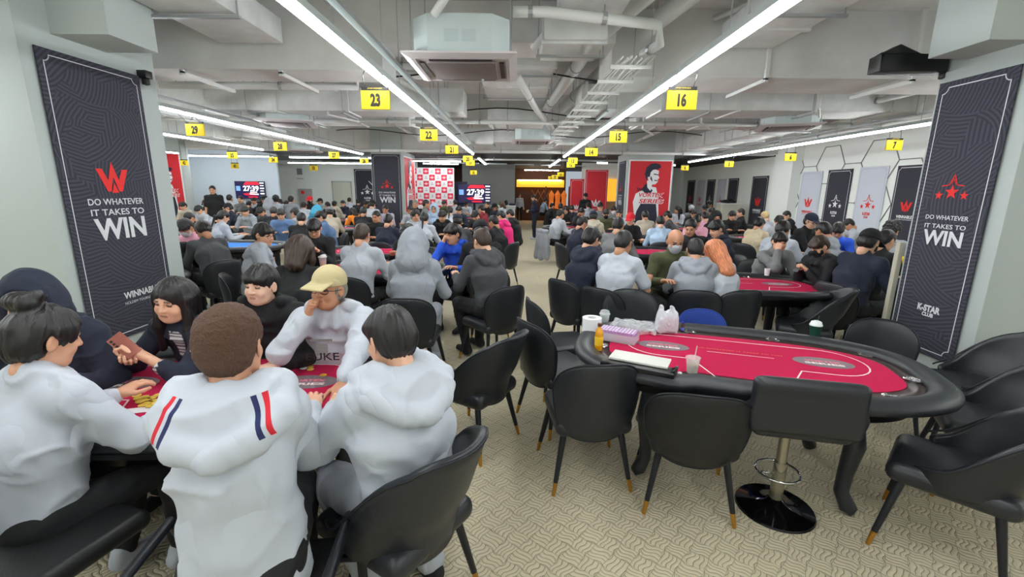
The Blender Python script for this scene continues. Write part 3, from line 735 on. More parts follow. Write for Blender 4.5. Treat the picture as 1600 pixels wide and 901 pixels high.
duct((-.55, 6.4, 3.4), (.5, 8.8, 3.75), 'grey duct high over the aisle behind the nearest ceiling unit')
duct((-4.5, 9.7, 3.1), (-2.2, 10.2, 3.45), 'short pale duct over the left tables farther back')
duct((2.4, 9.6, 3.1), (5.0, 10.2, 3.45), 'short pale duct over the right tables farther back')
duct((-.6, 9.6, 3.1), (.55, 10.3, 3.4), 'pale duct stub above the far ceiling unit')
for i, (x, y, lab) in enumerate(((-3.2, 8.0, 'slanting grey brace over the left tables, nearer'), (-2.1, 9.2, 'slanting grey brace over the left tables, farther'), (3.3, 8.5, 'slanting grey brace over the right tables, nearer'), (2.5, 9.4, 'slanting grey brace over the right tables, farther'), (-6.2, 7.2, 'slanting grey brace beside the left ceiling unit'), (4.4, 7.0, 'slanting grey brace before the right ceiling unit'))):
    b = MB(); b.tube([(x, y, 3.84), (x, y, 3.0), (x + .35, y + .5, 2.96)], .02, 6); tag(b.build('brace', M_pipe, auto=.8), lab, 'brace')
for i, (x, y, lab) in enumerate(((-.7, 4.0, 'thick white hose looping above the nearest ceiling unit'), (.15, 4.9, 'second white hose beside the nearest ceiling unit'))):
    b = MB(); b.tube([(x, y + .1, 3.2), (x + .15, y, 3.35), (x + .3, y - .1, 3.55), (x + .2, y - .2, 3.8)], .035, 8); tag(b.build('hose', M_pipe, smooth=True), lab, 'hose')
# unistrut frames dangling under the beams, small pipes
for i, (x, y, lab) in enumerate(((-2.75, 5.62, 'grey strut bracket under the left beam, nearer the tubes'), (-3.9, 5.62, 'grey strut bracket under the left beam beside the near left column'), (2.9, 5.7, 'long grey strut bracket on the right beam'), (4.6, 5.7, 'grey strut bracket under the right beam beside the dark banner'))):
    b = MB(); b.box((x - .02, y - .05, 3.08), (x + .02, y - .01, 3.84)); b.box((x - .02, y - .05, 3.06), (x + .02, y + .95, 3.10)); tag(b.build('strut_bracket', M_pipe), lab, 'bracket')

# ------------------------------------------------------------------ ceiling cassettes
def cassette(x, y, z, s, label, rz=0):
    r = empty('ceiling_air_conditioner', (x, y, z), rz); tag(r, label, 'air conditioner')
    a = s / 2; c = a * .86
    b = MB(); o = c * .35
    P = [(-c, -c + o), (-c + o, -c), (c - o, -c), (c, -c + o), (c, c - o), (c - o, c), (-c + o, c), (-c, c - o)]
    b.poly([(p[0], p[1], .34) for p in P], t=.32); b.build('housing', mat('unit_metal', srgb(196, 208, 208), .5), r, bevel=.006)
    b = MB(); v = []; lv = [(a, .03), (a, .015), (a * .86, -.012), (a * .80, -.012), (a * .78, .0)]
    for q, zz in lv: v += [(-q, -q, zz), (q, -q, zz), (q, q, zz), (-q, q, zz)]
    f = [(i * 4 + k, i * 4 + (k + 1) % 4, i * 4 + 4 + (k + 1) % 4, i * 4 + 4 + k) for i in range(len(lv) - 1) for k in range(4)]; f.append((3, 2, 1, 0)); f.append((16, 17, 18, 19))
    b.add(v, f); b.build('panel', mat('unit_panel', srgb(206, 200, 202), .5), r)
    b = MB(); q = a * .62; b.box((-q, -q, -.022), (q, q, .0)); b.build('grille', mat('unit_grille', srgb(128, 118, 120), .6), r, bevel=.01)
    b = MB()
    for k in range(4):
        M = Matrix.Rotation(k * PI / 2, 4, 'Z'); b.box((-q * .9, -a * .76, -.012), (q * .9, -a * .68, -.001), M)
    b.build('vent_slot', M_black, r)
    b = MB()
    for sx in (-1, 1):
        for sy in (-1, 1): b.tube([(sx * c * 1.02, sy * c * .8, .05), (sx * c * 1.02, sy * c * .8, 3.86 - z)], .006, 5)
    b.build('hanger', M_steel, r)
    b = MB(); cc = c
    for xx in (-.13, .02): b.box((xx - .0, -c - .003, .12), (xx + .12, -c, .22))
    b.build('label_plate', mat('unit_plate', srgb(184, 198, 200), .5), r)
    b = MB(); b.lathe([(0, -.03), (.014, -.025), (.014, 0)], 10, (a * .3, a * .55, -.05 + .04)); b.build('drain_stub', M_white, r)
    return r
cassette(-.50, 4.58, 2.90, .98, 'white cassette air conditioner overhead, nearest and largest')
cassette(-4.2, 8.6, 2.92, .95, 'white cassette air conditioner over the left tables', .3)
cassette(.36, 11.2, 2.90, .95, 'small white cassette air conditioner over the far aisle')
cassette(4.75, 8.35, 2.90, .95, 'white cassette air conditioner at the right below the beam', -.35)
cassette(-6.4, 14.0, 2.85, .9, 'white cassette air conditioner over the far left crowd', .2)
# ------------------------------------------------------------------ tube lights
def light_row(p0, p1, label, m=None, double=False, seg=1.2):
    p0 = Vector(p0); p1 = Vector(p1); d = p1 - p0; L = d.length; u = d / L
    r = empty('linear_light', p0); tag(r, label, 'ceiling light')
    s = u.cross(Vector((0, 0, 1)))
    b = MB(); q = [s * -.03, s * .03]
    ex = u; M = Matrix((s, u, Vector((0, 0, 1)))).transposed().to_4x4()
    b.box((-.045, 0, .012), (.045, L, .06), M); b.build('housing', M_white, r)
    b = MB(); b.box((-.023, .01, -.02), (.023, L - .01, .011), M); b.build('tube', m or M_tube, r)
    if double: b = MB(); b.box((-.006, .01, .075), (.006, L - .01, .081), M); b.build('upper_strip', mat('upper_strip', (1, 1, 1), .5, emit=(.85, 1, 1), estr=5), r)
    t = .6
    while t < L:
        p = u * t; b = MB(); b.tube([(p.x, p.y, .06), (p.x, p.y, (3.86 if p.y + p0.y < 15.6 else 2.99) - p0.z)], .004, 5); b.build('wire', M_steel, r); t += 1.8
    return r
light_row((-1.28, -2.6, 2.8), (-1.28, 13.6, 2.8), 'long row of lit tubes running away left of the aisle', double=True)
light_row((1.45, -2.6, 2.8), (1.45, 14.4, 2.8), 'long row of lit tubes running away right of the aisle', double=True)
light_row((-1.28, 15.6, 2.8), (-1.28, 19.0, 2.8), 'short far tube light beyond the left row of the aisle', M_tube2)
light_row((1.45, 15.8, 2.8), (1.45, 20.6, 2.8), 'short far tube light beyond the right row of the aisle', M_tube2)
light_row((-4.68, -2.5, 2.8), (-4.68, 3.6, 2.8), 'row of lit tubes on the left in front of the near column')
light_row((-4.68, 5.6, 2.8), (-4.68, 14.1, 2.8), 'row of lit tubes running away beyond the left banner, nearer the aisle')
light_row((6.0, -2.5, 2.8), (6.0, 16.3, 2.8), 'row of lit tubes running away along the right wall side')
light_row((-7.0, -2.0, 2.8), (-7.0, 12.8, 2.8), 'second row of lit tubes running away beyond the left banner')
light_row((-12.3, 15.6, 2.8), (-8.2, 15.6, 2.8), 'tube light crossing in front of the television on the left', M_tube2)
light_row((-7.8, 15.9, 2.8), (-4.9, 15.9, 2.8), 'tube light crossing in front of the far white wall', M_tube2)
light_row((-9.2, 18.6, 2.76), (-4.6, 18.6, 2.76), 'farthest tube light crossing before the far door', M_tube2)
light_row((-3.7, 16.6, 2.76), (-2.0, 16.6, 2.76), 'tube light crossing before the chequered wall', M_tube2)
light_row((-3.7, 18.3, 2.76), (-2.3, 18.3, 2.76), 'tube light just above the chequered wall', M_tube2)
light_row((-10.6, 6, 2.8), (-10.6, 14.5, 2.8), 'outermost row of lit tubes on the left side')
light_row((5.1, 17.6, 2.76), (6.0, 17.6, 2.76), 'short tube light right of the red poster column', M_tube2)
light_row((3.0, 17.4, 2.8), (3.4, 17.4, 2.8), 'tiny tube light left of the red poster column', M_tube2)
light_row((.4, 24.2, 2.8), (2.2, 24.2, 2.8), 'tube light before the amber lit panel', M_tube2)
# thin dark track with boxes by the lights
for (x, y0, y1, z, lab) in ((-4.9, 5.5, 14, 2.98, 'dark cable track above the left tubes'), (6.3, 5.5, 16, 3.0, 'dark cable track above the right tubes'), (-1.18, 2, 13, 2.95, 'thin cable track above the aisle left tubes')):
    b = MB(); b.box((x - .03, y0, z), (x + .03, y1, z + .03)); tag(b.build('cable_track', M_steel), lab, 'cable track')
b = MB()
for k in range(6): b.box((-3.4 + k * 1.1, 18 + .3 * k, 2.78), (-2.6 + k * 1.1, 18.06 + .3 * k, 2.82))
tag(b.build('track_lights', M_steel), 'thin grey tracks hanging under the far dark ceiling', 'track')['kind'] = 'stuff'

# ------------------------------------------------------------------ numbered signs
WORDS = {4: 'four', 5: 'five', 6: 'six', 7: 'seven', 9: 'nine', 10: 'ten', 11: 'eleven', 12: 'twelve', 13: 'thirteen', 14: 'fourteen', 15: 'fifteen', 16: 'sixteen', 18: 'eighteen', 19: 'nineteen', 20: 'twenty', 21: 'twenty-one', 22: 'twenty-two', 23: 'twenty-three', 26: 'twenty-six', 27: 'twenty-seven', 28: 'twenty-eight', 29: 'twenty-nine', 33: 'thirty-three', 34: 'thirty-four', 35: 'thirty-five', 36: 'thirty-six', 41: 'forty-one', 42: 'forty-two'}
ROWS = [(-1.28, 13.6, 2.8), (1.45, 14.4, 2.8), (-4.68, 14.1, 2.8), (6.0, 16.3, 2.8), (-7.0, 12.8, 2.8)]
def table_sign(p, n, desc):
    r = empty('table_sign', p); tag(r, 'yellow hanging sign reading ' + WORDS[n] + desc, 'sign')
    b = MB(); b.box((-.125, -.012, -.085), (.125, .012, .07)); b.build('panel', M_yellow, r, bevel=.003)
    b = MB(); b.box((-.118, -.014, .072), (.118, .014, .098)); b.build('header', M_black, r)
    dx, top = 0, (3.84 if p.y < 15.6 else 2.99) - p.z
    for (rx, ry, rz) in ROWS:
        if abs(rx - p.x) < .32 and p.y < ry: dx, top = rx - p.x, rz + .03 - p.z
    if p.x < -8.9 and p.y > 15.6: top = 3.2 - p.z
    for s in (-1, 1):
        b = MB(); b.tube([(s * .09, 0, .09), (s * .088 + dx * .5, .01, .09 + (top - .09) * .6), (dx + s * .03, .0, top)], .004, 5); b.build('wire', M_black, r)
    text_obj('number', str(n), .108, Matrix.Translation((0, -.0145, -.008)), M_ink, r, bold=.05, sx=.66)
    if p.y < 9.5: text_obj('lettering', 'JOKER WINNABLE', .013, Matrix.Translation((0, -.016, .085)), M_yellow, r, sx=1.1)
    return r
for (u, v, n, d) in ((587, 155, 23, ', largest on the left of the aisle'), (670, 210, 22, ' over the left of the aisle'), (706, 233, 21, ' over the left of the aisle'), (731, 248, 20, ' in front of another sign'), (735, 254, 19, ', half hidden by the one before it'), (740, 269, 18, ' above the middle television'),
                     (1065, 155, 16, ', largest on the right of the aisle'), (966, 213, 15, ' over the right of the aisle'), (924, 237, 14, ' over the right of the aisle'), (895, 251, 13, ' in front of another sign'), (892, 257, 12, ', half hidden by the one before it'), (876, 272, 11, ' near the amber panel'), (867, 276, 10, ' near the amber panel'), (861, 278, 9, ' over the amber panel'),
                     (305, 202, 29, ' beside the left banner'), (438, 228, 28, ' on the left tubes'), (522, 242, 27, ' on the left tubes'), (569, 251, 26, ' near the far left column'), (363, 242, 35, ' over the left crowd'), (427, 249, 34, ' over the left crowd'), (490, 262, 33, ' before the white wall'), (288, 254, 42, ' beside the left red poster'), (367, 259, 41, ' above the wall television'), (231, 228, 36, ' peeking from behind the left banner'),
                     (1397, 226, 7, ' near the right banner'), (1235, 245, 6, ' near the wall pilaster'), (1139, 256, 5, ' on the right tubes'), (1070, 262, 4, ' right of the red poster column')):
    p = PZ(u, v, 2.56)
    if p.y > 15.2: p = PYY(u, v, {18: 17.5, 11: 17.6, 10: 18.6, 9: 19.6, 4: 15.4, 19: 13.4, 12: 13.9}.get(n, 14.8))
    table_sign(p, n, d)
# ------------------------------------------------------------------ banners and posters
def pattern_mat(name, c0, c1):
    m = bpy.data.materials.new(name); m.use_nodes = True; nt = m.node_tree; N = nt.nodes; L = nt.links; b = N['Principled BSDF']; b.inputs['Roughness'].default_value = .85
    tc = N.new('ShaderNodeTexCoord'); outs = []
    for i, (loc, sc, typ) in enumerate((((0, 0, -.62), 22, 'RINGS'), ((0, 0, -1.75), 22, 'RINGS'), ((.5, 0, -1.2), 20, 'RINGS'), ((-.5, 0, -.2), 20, 'RINGS'), ((0, 0, 0), 17, 'BANDS'))):
        mp = N.new('ShaderNodeMapping'); mp.inputs['Location'].default_value = loc; L.new(tc.outputs['Object'], mp.inputs[0])
        wv = N.new('ShaderNodeTexWave'); wv.wave_type = typ; wv.inputs['Scale'].default_value = sc / 2.2; wv.inputs['Distortion'].default_value = 1.4; wv.inputs['Detail'].default_value = 1; wv.inputs['Detail Scale'].default_value = .6
        if typ == 'RINGS': wv.rings_direction = 'Y'
        L.new(mp.outputs[0], wv.inputs[0]); outs.append(wv.outputs['Fac'])
    cur = outs[4]
    for i, (sc, th) in enumerate(((2.2, .45), (2.6, .5), (3.1, .5), (2.4, .55))):
        vo = N.new('ShaderNodeTexNoise'); vo.inputs['Scale'].default_value = sc; vo.inputs['Detail'].default_value = 0
        mp = N.new('ShaderNodeMapping'); mp.inputs['Location'].default_value = (i * 7.3, 0, i * 3.1); L.new(tc.outputs['Object'], mp.inputs[0]); L.new(mp.outputs[0], vo.inputs['Vector'])
        g = N.new('ShaderNodeMath'); g.operation = 'GREATER_THAN'; g.inputs[1].default_value = th; L.new(vo.outputs['Fac'], g.inputs[0])
        mx = N.new('ShaderNodeMix'); L.new(g.outputs[0], mx.inputs[0]); L.new(cur, mx.inputs[2]); L.new(outs[i], mx.inputs[3]); cur = mx.outputs[0]
    cr = N.new('ShaderNodeValToRGB'); e = cr.color_ramp.elements; e[0].position = .42; e[0].color = (*c0, 1); e[1].position = .62; e[1].color = (*c1, 1); L.new(cur, cr.inputs[0]); L.new(cr.outputs[0], b.inputs['Base Color'])
    return m
M_banpat = pattern_mat('banner_pattern', srgb(48, 49, 60), srgb(66, 67, 80))
def star_pts(cx, cz, r, r2=None, n=5):
    r2 = r2 or r * .40; return [(cx + (r if k % 2 == 0 else r2) * math.sin(k * PI / n), 0, cz + (r if k % 2 == 0 else r2) * math.cos(k * PI / n)) for k in range(2 * n)]
def star_fan(b, cx, cz, r, y=0):
    p = star_pts(cx, cz, r); v = [(cx, y, cz)] + [(q[0], y, q[2]) for q in p]; b.add(v, [(0, 1 + (k + 1) % 10, 1 + k) for k in range(10)])
def strip(b, pts, t, y=0, closed=False):
    n = len(pts)
    for i in range(n if closed else n - 1):
        a = Vector((pts[i][0], y, pts[i][1])); c = Vector((pts[(i + 1) % n][0], y, pts[(i + 1) % n][1])); d = (c - a)
        if d.length < 1e-6: continue
        d.normalize(); s = Vector((-d.z, 0, d.x)) * t / 2; e = d * t * .5
        b.add([a + s - e, a - s - e, c - s + e, c + s + e], [(0, 1, 2, 3)])
def w_logo(M, s, m, parent, name='logo', crown=False):
    b = MB(); Wp = [(-1, .45), (-.62, .45), (-.34, -.15), (0, .85), (.34, -.15), (.62, .45), (1, .45), (.47, -.75), (.25, -.75), (0, .05), (-.25, -.75), (-.47, -.75)]
    q = [(x * s, 0, z * s) for x, z in Wp]; b.add(q, [(0, 1, 2, 11), (2, 10, 11), (2, 9, 10), (2, 3, 9), (3, 4, 9), (4, 8, 9), (4, 7, 8), (4, 5, 6, 7)])
    b.add([(0, 0, -.28 * s), (-.22 * s, 0, -.82 * s), (.22 * s, 0, -.82 * s)], [(0, 1, 2)])
    o = b.build(name, m, parent); o.matrix_local = M; return o
def star_logo(M, s, m, parent, name='logo'):
    b = MB(); star_fan(b, 0, -.15 * s, .42 * s); star_fan(b, -.72 * s, -.32 * s, .26 * s); star_fan(b, .72 * s, -.32 * s, .26 * s)
    strip(b, [(-.62 * s, .18 * s), (-.22 * s, .24 * s), (0, .78 * s), (.22 * s, .24 * s), (.62 * s, .18 * s)], .055 * s)
    strip(b, [(-.12 * s, .30 * s), (0, .56 * s), (.12 * s, .30 * s)], .03 * s)
    o = b.build(name, m, parent); o.matrix_local = M; return o
def border(w, h, m, parent, t=.009, ins=.05, c=.05, y=-.003):
    x, z = w / 2 - ins, h / 2 - ins; pts = []
    for (sx, sz, a0) in ((1, 1, 180), (-1, 1, 270), (-1, -1, 0), (1, -1, 90)):
        cx, cz = sx * (x + .0), sz * (z + .0)
        rng = np.linspace(0, 90, 5)
        seq = [(cx + c * math.cos(math.radians(A)), cz + c * math.sin(math.radians(A))) for A in {(1, 1): 270 - rng, (-1, 1): 360 - rng, (-1, -1): 90 - rng, (1, -1): 180 - rng}[(sx, sz)]]
        pts += seq
    b = MB(); strip(b, pts, t, y, closed=True)
    b.build('border_line', m, parent)
def banner(M, w, h, label, style, tall=True, frame_m=None):
    """M: centre of the cloth, local x to the reader's right, z up"""
    r = empty('banner', (0, 0, 0)); r.matrix_world = M; tag(r, label, 'banner')
    dark = style in ('dw', 'ds', 'dwr', 'dsw')
    b = MB(); b.box((-w / 2, 0, -h / 2), (w / 2, .012, h / 2)); b.build('cloth', (M_banpat if tall else M_ban) if dark else (M_banwhite if style != 'red' else M_posterred), r, bevel=.002)
    Y = -.004; T = lambda x, z: Matrix.Translation((x, Y, z))
    lm = M_banline if dark else mat('pale_line', srgb(190, 194, 206), .8)
    border(w, h, lm, r, t=.008 if tall else .014)
    s = w / .66
    if tall:
        k = w / 1.0
        if style == 'dw': w_logo(T(0, .26), .17 * k, M_red, r)
        else: star_logo(T(0, .28), .24 * k, M_red, r)
        text_obj('lettering', 'DO WHATEVER', .058 * k, T(0, .04), M_banline, r, bold=.012, W=.60 * k)
        text_obj('lettering', 'IT TAKES TO', .058 * k, T(0, -.055 * k), M_banline, r, bold=.012, W=.58 * k)
        text_obj('lettering', 'WIN', .20 * k, T(0, -.055 * k - .155 * k), M_banline, r, bold=.03, W=.56 * k)
        if style == 'dw':
            text_obj('lettering', 'WINNABLE', .066 * k, T(.10 * k, -h / 2 + .40), M_banline, r, bold=.03, W=.42 * k)
            text_obj('lettering', 'HOLDEM TOURNAMENT', .026 * k, T(.10 * k, -h / 2 + .325), M_banline, r, W=.42 * k)
        else:
            text_obj('lettering', 'K-STAR', .095 * k, T(.02, -h / 2 + .42), M_banline, r, bold=.05, W=.34 * k)
            text_obj('lettering', 'CLUB', .055 * k, T(.02, -h / 2 + .365), M_banline, r, bold=.05, W=.17 * k)
        return r
    lc = M_red if style in ('dw', 'ww', 'ws') else M_paper
    if style in ('dw', 'ww'):
        w_logo(T(0, .22), .13 * s, lc, r); text_obj('lettering', 'WINNABLE', .055 * s, T(0, .22 - .20 * s), M_paper if dark else M_red, r, bold=.03, W=.34 * s); text_obj('lettering', 'HOLDEM TOURNAMENT', .02 * s, T(0, .22 - .25 * s), M_paper if dark else M_red, r, W=.34 * s)
    elif style in ('ds', 'ws'):
        star_logo(T(0, .22), .19 * s, M_paper if dark else M_red, r); text_obj('lettering', 'K-STAR', .055 * s, T(0, .22 - .19 * s), M_paper if dark else M_red, r, bold=.04, W=.18 * s); text_obj('lettering', 'CLUB', .035 * s, T(0, .22 - .25 * s), M_paper if dark else M_red, r, bold=.04, W=.10 * s)
    elif style == 'red':
        w_logo(T(0, -.12), .14 * s, M_paper, r); text_obj('lettering', 'DO WHATEVER', .035 * s, T(0, -.27 * s), M_paper, r, W=.36 * s); text_obj('lettering', 'WIN', .10 * s, T(0, -.37 * s), M_paper, r, bold=.03, W=.32 * s)
    return r
YP, YM, XP = Vector((0, 1, 0)), Vector((0, -1, 0)), Vector((1, 0, 0)); UP = Vector((0, 0, 1))
banner(frame(Vector((-3.795, 4.30, 1.61)), YP, UP), 1.0, 2.52, 'tall dark patterned banner with red W logo on the near left column', 'dw')
banner(frame(Vector((3.735, 3.965, 1.56)), YM, UP), .66, 2.38, 'tall dark patterned banner with red stars on the right edge column', 'ds')
for (x, y, lab) in ((-3.82, 4.85, 'small black camera mount above the left banner corner'), (3.72, 4.32, 'small black mount above the right banner corner')):
    b = MB(); b.box((x - .02, y - .04, 2.86), (x + .09, y + .05, 2.93)); b.lathe([(0, 0), (.035, .01), (.035, .06), (0, .08)], 12, (x + .05, y, 2.79)); tag(b.build('security_camera', M_black, bevel=.004), lab, 'camera')
b = MB(); b.box((3.15, 4.25, 2.84), (3.74, 4.40, 2.98)); b.poly([(3.15, 4.25, 2.98), (3.30, 4.25, 3.06), (3.5, 4.25, 2.98)], t=-.1); tag(b.build('speaker_box', M_black, bevel=.01), 'black box projecting from under the right bulkhead', 'speaker')
for (i, (x, y, z, m_)) in enumerate(((-3.68, 3.735, 3.55, M_black), (4.0, 3.595, 3.22, mat('beige_cap', srgb(190, 180, 165), .6)))):
    b = MB(); b.lathe([(0, 0), (.035, 0), (.035, .01), (0, .012)], 20); o = b.build('wall_knob', m_); o.matrix_world = Matrix.Translation((x, y, z)) @ Matrix.Rotation(PI / 2, 4, 'X'); tag(o, ('round black cable hole in the upper left bulkhead', 'round beige cap on the upper right bulkhead')[i], 'cover')
b = MB(); b.tube([(-4.7, 3.66, 3.42), (-4.3, 3.68, 3.36), (-3.68, 3.72, 3.55)], .006, 6); tag(b.build('cable', mat('grey_cable', srgb(120, 120, 120), .6), smooth=True), 'thin grey cable entering the hole in the upper left bulkhead', 'cable')
# wall banners on the right
wl = [((13.17, 14.29), 2.41, 'ww'), ((12.02, 13.10), 2.42, 'ds'), ((10.87, 11.92), 2.44, 'ws'), ((9.80, 10.76), 2.42, 'dw'), ((15.79, 17.39), 2.36, 'dw'),
      ((22.48, 23.66), 2.34, 'dw'), ((21.35, 22.3), 2.33, 'ww'), ((20.25, 21.2), 2.33, 'ds'), ((19.21, 20.1), 2.33, 'ws'), ((18.12, 19.1), 2.33, 'dw')]
wlab = ['narrow white banner with red W, over the man in the flat cap', 'black banner with white stars on the honeycomb wall', 'white banner with red stars, between two black ones', 'black banner with red W nearest the column on the right wall', 'black banner with red W left of the wall pilaster', 'farthest black banner on the right wall', 'far white banner with a small W, on the right wall', 'far black banner with a white emblem on the right wall', 'far white banner with a small star emblem, on the right wall', 'dark banner behind the cabinet by the right wall']
for ((y0, y1), zt, st), lb in zip(wl, wlab):
    wd = min(y1 - y0, 1.1) if y0 != 15.79 else 1.25
    banner(frame(Vector((8.725, (y0 + y1) / 2, zt - 1.1)), YM, UP), wd * .86, 2.2, lb, st, tall=False)
# honeycomb wires on the right wall
b = MB(); Mh = mat('wire_grey', srgb(120, 124, 122), .6); s = .58
for i in range(-1, 5):
    for j in range(-2, 4):
        cy = 13.9 - i * s * 1.5; cz = 1.05 + (j + .5 * (i % 2)) * s * 1.732
        if cz > 2.75 or cz < -.2 or cy < 8.3: continue
        p = [(cy + s * math.cos(k * PI / 3), cz + s * math.sin(k * PI / 3)) for k in range(6)]
        for k in range(6):
            a, c = p[k], p[(k + 1) % 6]; b.tube([(8.735, a[0], a[1]), (8.735, c[0], c[1])], .010, 5)
o = b.build('honeycomb_outline', Mh); tag(o, 'grey honeycomb wire outline behind the right wall banners', 'wall decoration')

def man_poster(M, w, h, label):
    r = empty('poster', (0, 0, 0)); r.matrix_world = M; tag(r, label, 'poster')
    b = MB(); b.box((-w / 2, .002, -h / 2), (w / 2, .02, h / 2)); b.build('frame', M_paper, r)
    b = MB(); b.box((-w / 2 * .94, -.004, -h / 2 + .03 * w), (w / 2 * .94, .004, h / 2 - .03 * w)); b.build('print', M_posterred, r)
    def P(name, pts, m, y):
        k = w * .5; q = MB(); q.add([(x * k, y, z * k + .15 * w) for x, z in pts], [tuple(range(len(pts)))]); return q.build(name, m, r)
    P('figure_jacket', [(-.80, -2.2), (-.62, -1.2), (-.72, -.55), (-.62, -.18), (-.30, .02), (-.12, .18), (.30, .12), (.44, -.3), (.50, -1.0), (.52, -1.9), (.2, -2.2)], M_paper, -.0065)
    P('figure_apron', [(-.52, -.95), (-.35, -.62), (.36, -.62), (.46, -1.3), (.30, -2.15), (-.30, -2.15), (-.62, -1.4)], M_navyprint, -.008)
    P('figure_shirt', [(-.34, .05), (-.18, .30), (.02, .12), (.16, -.02), (.02, -.22), (-.16, -.22)], M_navyprint, -.0085)
    P('figure_neck', [(-.14, .42), (-.10, .12), (.05, -.04), (.10, .14), (.12, .42)], M_paper, -.0095)
    P('figure_face', [(-.10, .88), (.20, .92), (.38, .86), (.36, .66), (.42, .54), (.36, .50), (.36, .38), (.26, .26), (.08, .24), (-.06, .40), (-.14, .62)], M_paper, -.0105)
    P('figure_hair', [(-.16, .42), (-.26, .72), (-.20, 1.00), (-.02, 1.16), (.20, 1.20), (.42, 1.14), (.46, 1.02), (.34, .94), (.10, .90), (.00, .78), (-.02, .58), (-.10, .60)], M_navyprint, -.0115)
    P('figure_moustache', [(.20, .46), (.34, .44), (.36, .40), (.20, .41)], M_navyprint, -.012); P('figure_eyebrow', [(.14, .74), (.36, .70), (.36, .66), (.16, .69)], M_navyprint, -.012); P('figure_beard', [(.02, .62), (.00, .50), (.12, .36), (.10, .48), (.05, .60)], M_navyprint, -.012)
    for k in range(5): P('figure_stripe', [(-.80 + .05 * k, -1.5 - .14 * k), (-.45 + .03 * k, -1.58 - .14 * k), (-.82 + .05 * k, -1.60 - .14 * k)], M_posterred, -.009)
    T = lambda x, z, y=-.014: Matrix.Translation((x * w * .5, y, z * w * .5 + .15 * w))
    for dx, m_, y in ((.018, M_navyprint, -.013), (0, mat('poster_text_red', srgb(222, 44, 54), .7), -.0145)):
        pass
    mt = mat('poster_text_red', srgb(226, 46, 56), .7)
    text_obj('lettering', 'THE', .07 * w, T(-.42, .02), M_navyprint, r, bold=.02, shear=.2)
    for s, z in (('VORTEX', -.22), ('SERIES', -.50)):
        text_obj('lettering', s, .115 * w, T(.10 + (.02 if s == 'SERIES' else 0), z - .012, -.0135), M_paper, r, bold=.07, shear=.2, W=.60 * w)
        text_obj('lettering', s, .100 * w, T(.10 + (.02 if s == 'SERIES' else 0), z, -.0155), mt, r, bold=.02, shear=.2, W=.57 * w)
    return r
man_poster(frame(Vector((4.29, 14.87, 1.62)), XP, UP), 1.40, 2.3, 'red poster of a moustached man on the far right column')
man_poster(frame(Vector((-3.715, 16.0, 1.65)), YP, UP), 1.5, 2.4, 'red poster on the side of the far left column, seen at a slant')
man_poster(frame(Vector((-11.45, 14.97, 1.62)), XP, UP), 1.05, 2.45, 'red poster of a moustached man right beside the near left banner')
banner(frame(Vector((-4.23, 14.97, 1.62)), XP, UP), .92, 2.5, 'dark banner with red stars on the front of the far left column', 'ds')
banner(frame(Vector((3.53, 15.6, 1.6)), YM, UP), .9, 2.3, 'dark banner on the slanting side of the far right column', 'ds')
banner(frame(Vector((-6.95, 21.30, 1.45)), XP, UP), 1.15, 2.4, 'large dark banner with white stars on the far white wall', 'ds', tall=False)
b = MB(); strip(b, [(-.1, .55), (.42, .02), (-.1, -.45)], .03); o = b.build('playing_line_art', M_paper); o.location = (-6.75, 21.29, 1.55); tag(o, 'white diagonal lines printed at the far dark banner', 'decoration')
for q_, zz in ((banner(frame(Vector((2.50, 19.0, 1.25)), XP, UP), .58, 2.0, 'narrower red banner left of the standing man in the cap', 'red', tall=False), 1.25), (banner(frame(Vector((3.28, 18.9, 1.42)), XP, UP), .92, 2.4, 'wider red banner right of the standing man in the cap', 'red', tall=False), 1.42)):
    b = MB(); b.box((-.02, .012, -zz), (.02, .05, .9)); b.box((-.3, -.12, -zz), (.3, .2, -zz + .03)); b.build('stand', M_steel, q_)

# chequered logo wall
r = empty('logo_wall', (-3.49, 19, 0)); tag(r, 'chequered red and white sponsor wall in the far middle', 'backdrop')
n, mrows, W_ = 7, 10, 1.74; q = W_ / n
b1, b2, b3, b4 = MB(), MB(), MB(), MB(); bp = MB(); bp.box((-W_ / 2 - .04, .01, .12), (W_ / 2 + .04, .06, 2.64)); bp.build('board', M_paper, r)
for i in range(n):
    for j in range(mrows):
        x0 = -W_ / 2 + i * q; z1 = 2.62 - j * q; cx, cz = x0 + q / 2, z1 - q / 2; e = q * .46
        if (i + j) % 2 == 0:
            b1.add([(cx - e, 0, cz - e), (cx + e, 0, cz - e), (cx + e, 0, cz + e), (cx - e, 0, cz + e)], [(0, 1, 2, 3)]); star_fan(b3, cx, cz, q * .30, -.003); strip(b3, [(cx - q * .34, cz), (cx + q * .34, cz)], q * .07, -.004)
        else: strip(b4, [(cx - q * .2, cz - q * .12), (cx + q * .2, cz - q * .12)], q * .07, -.003); star_fan(b4, cx, cz + q * .12, q * .14, -.003)
b1.build('red_squares', mat('logo_square_red', srgb(222, 44, 78), .7), r)
b3.build('white_emblems', mat('emblem_pink', srgb(250, 214, 210), .7), r); b4.build('dark_emblems', mat('emblem_grey', srgb(130, 110, 112), .7), r)

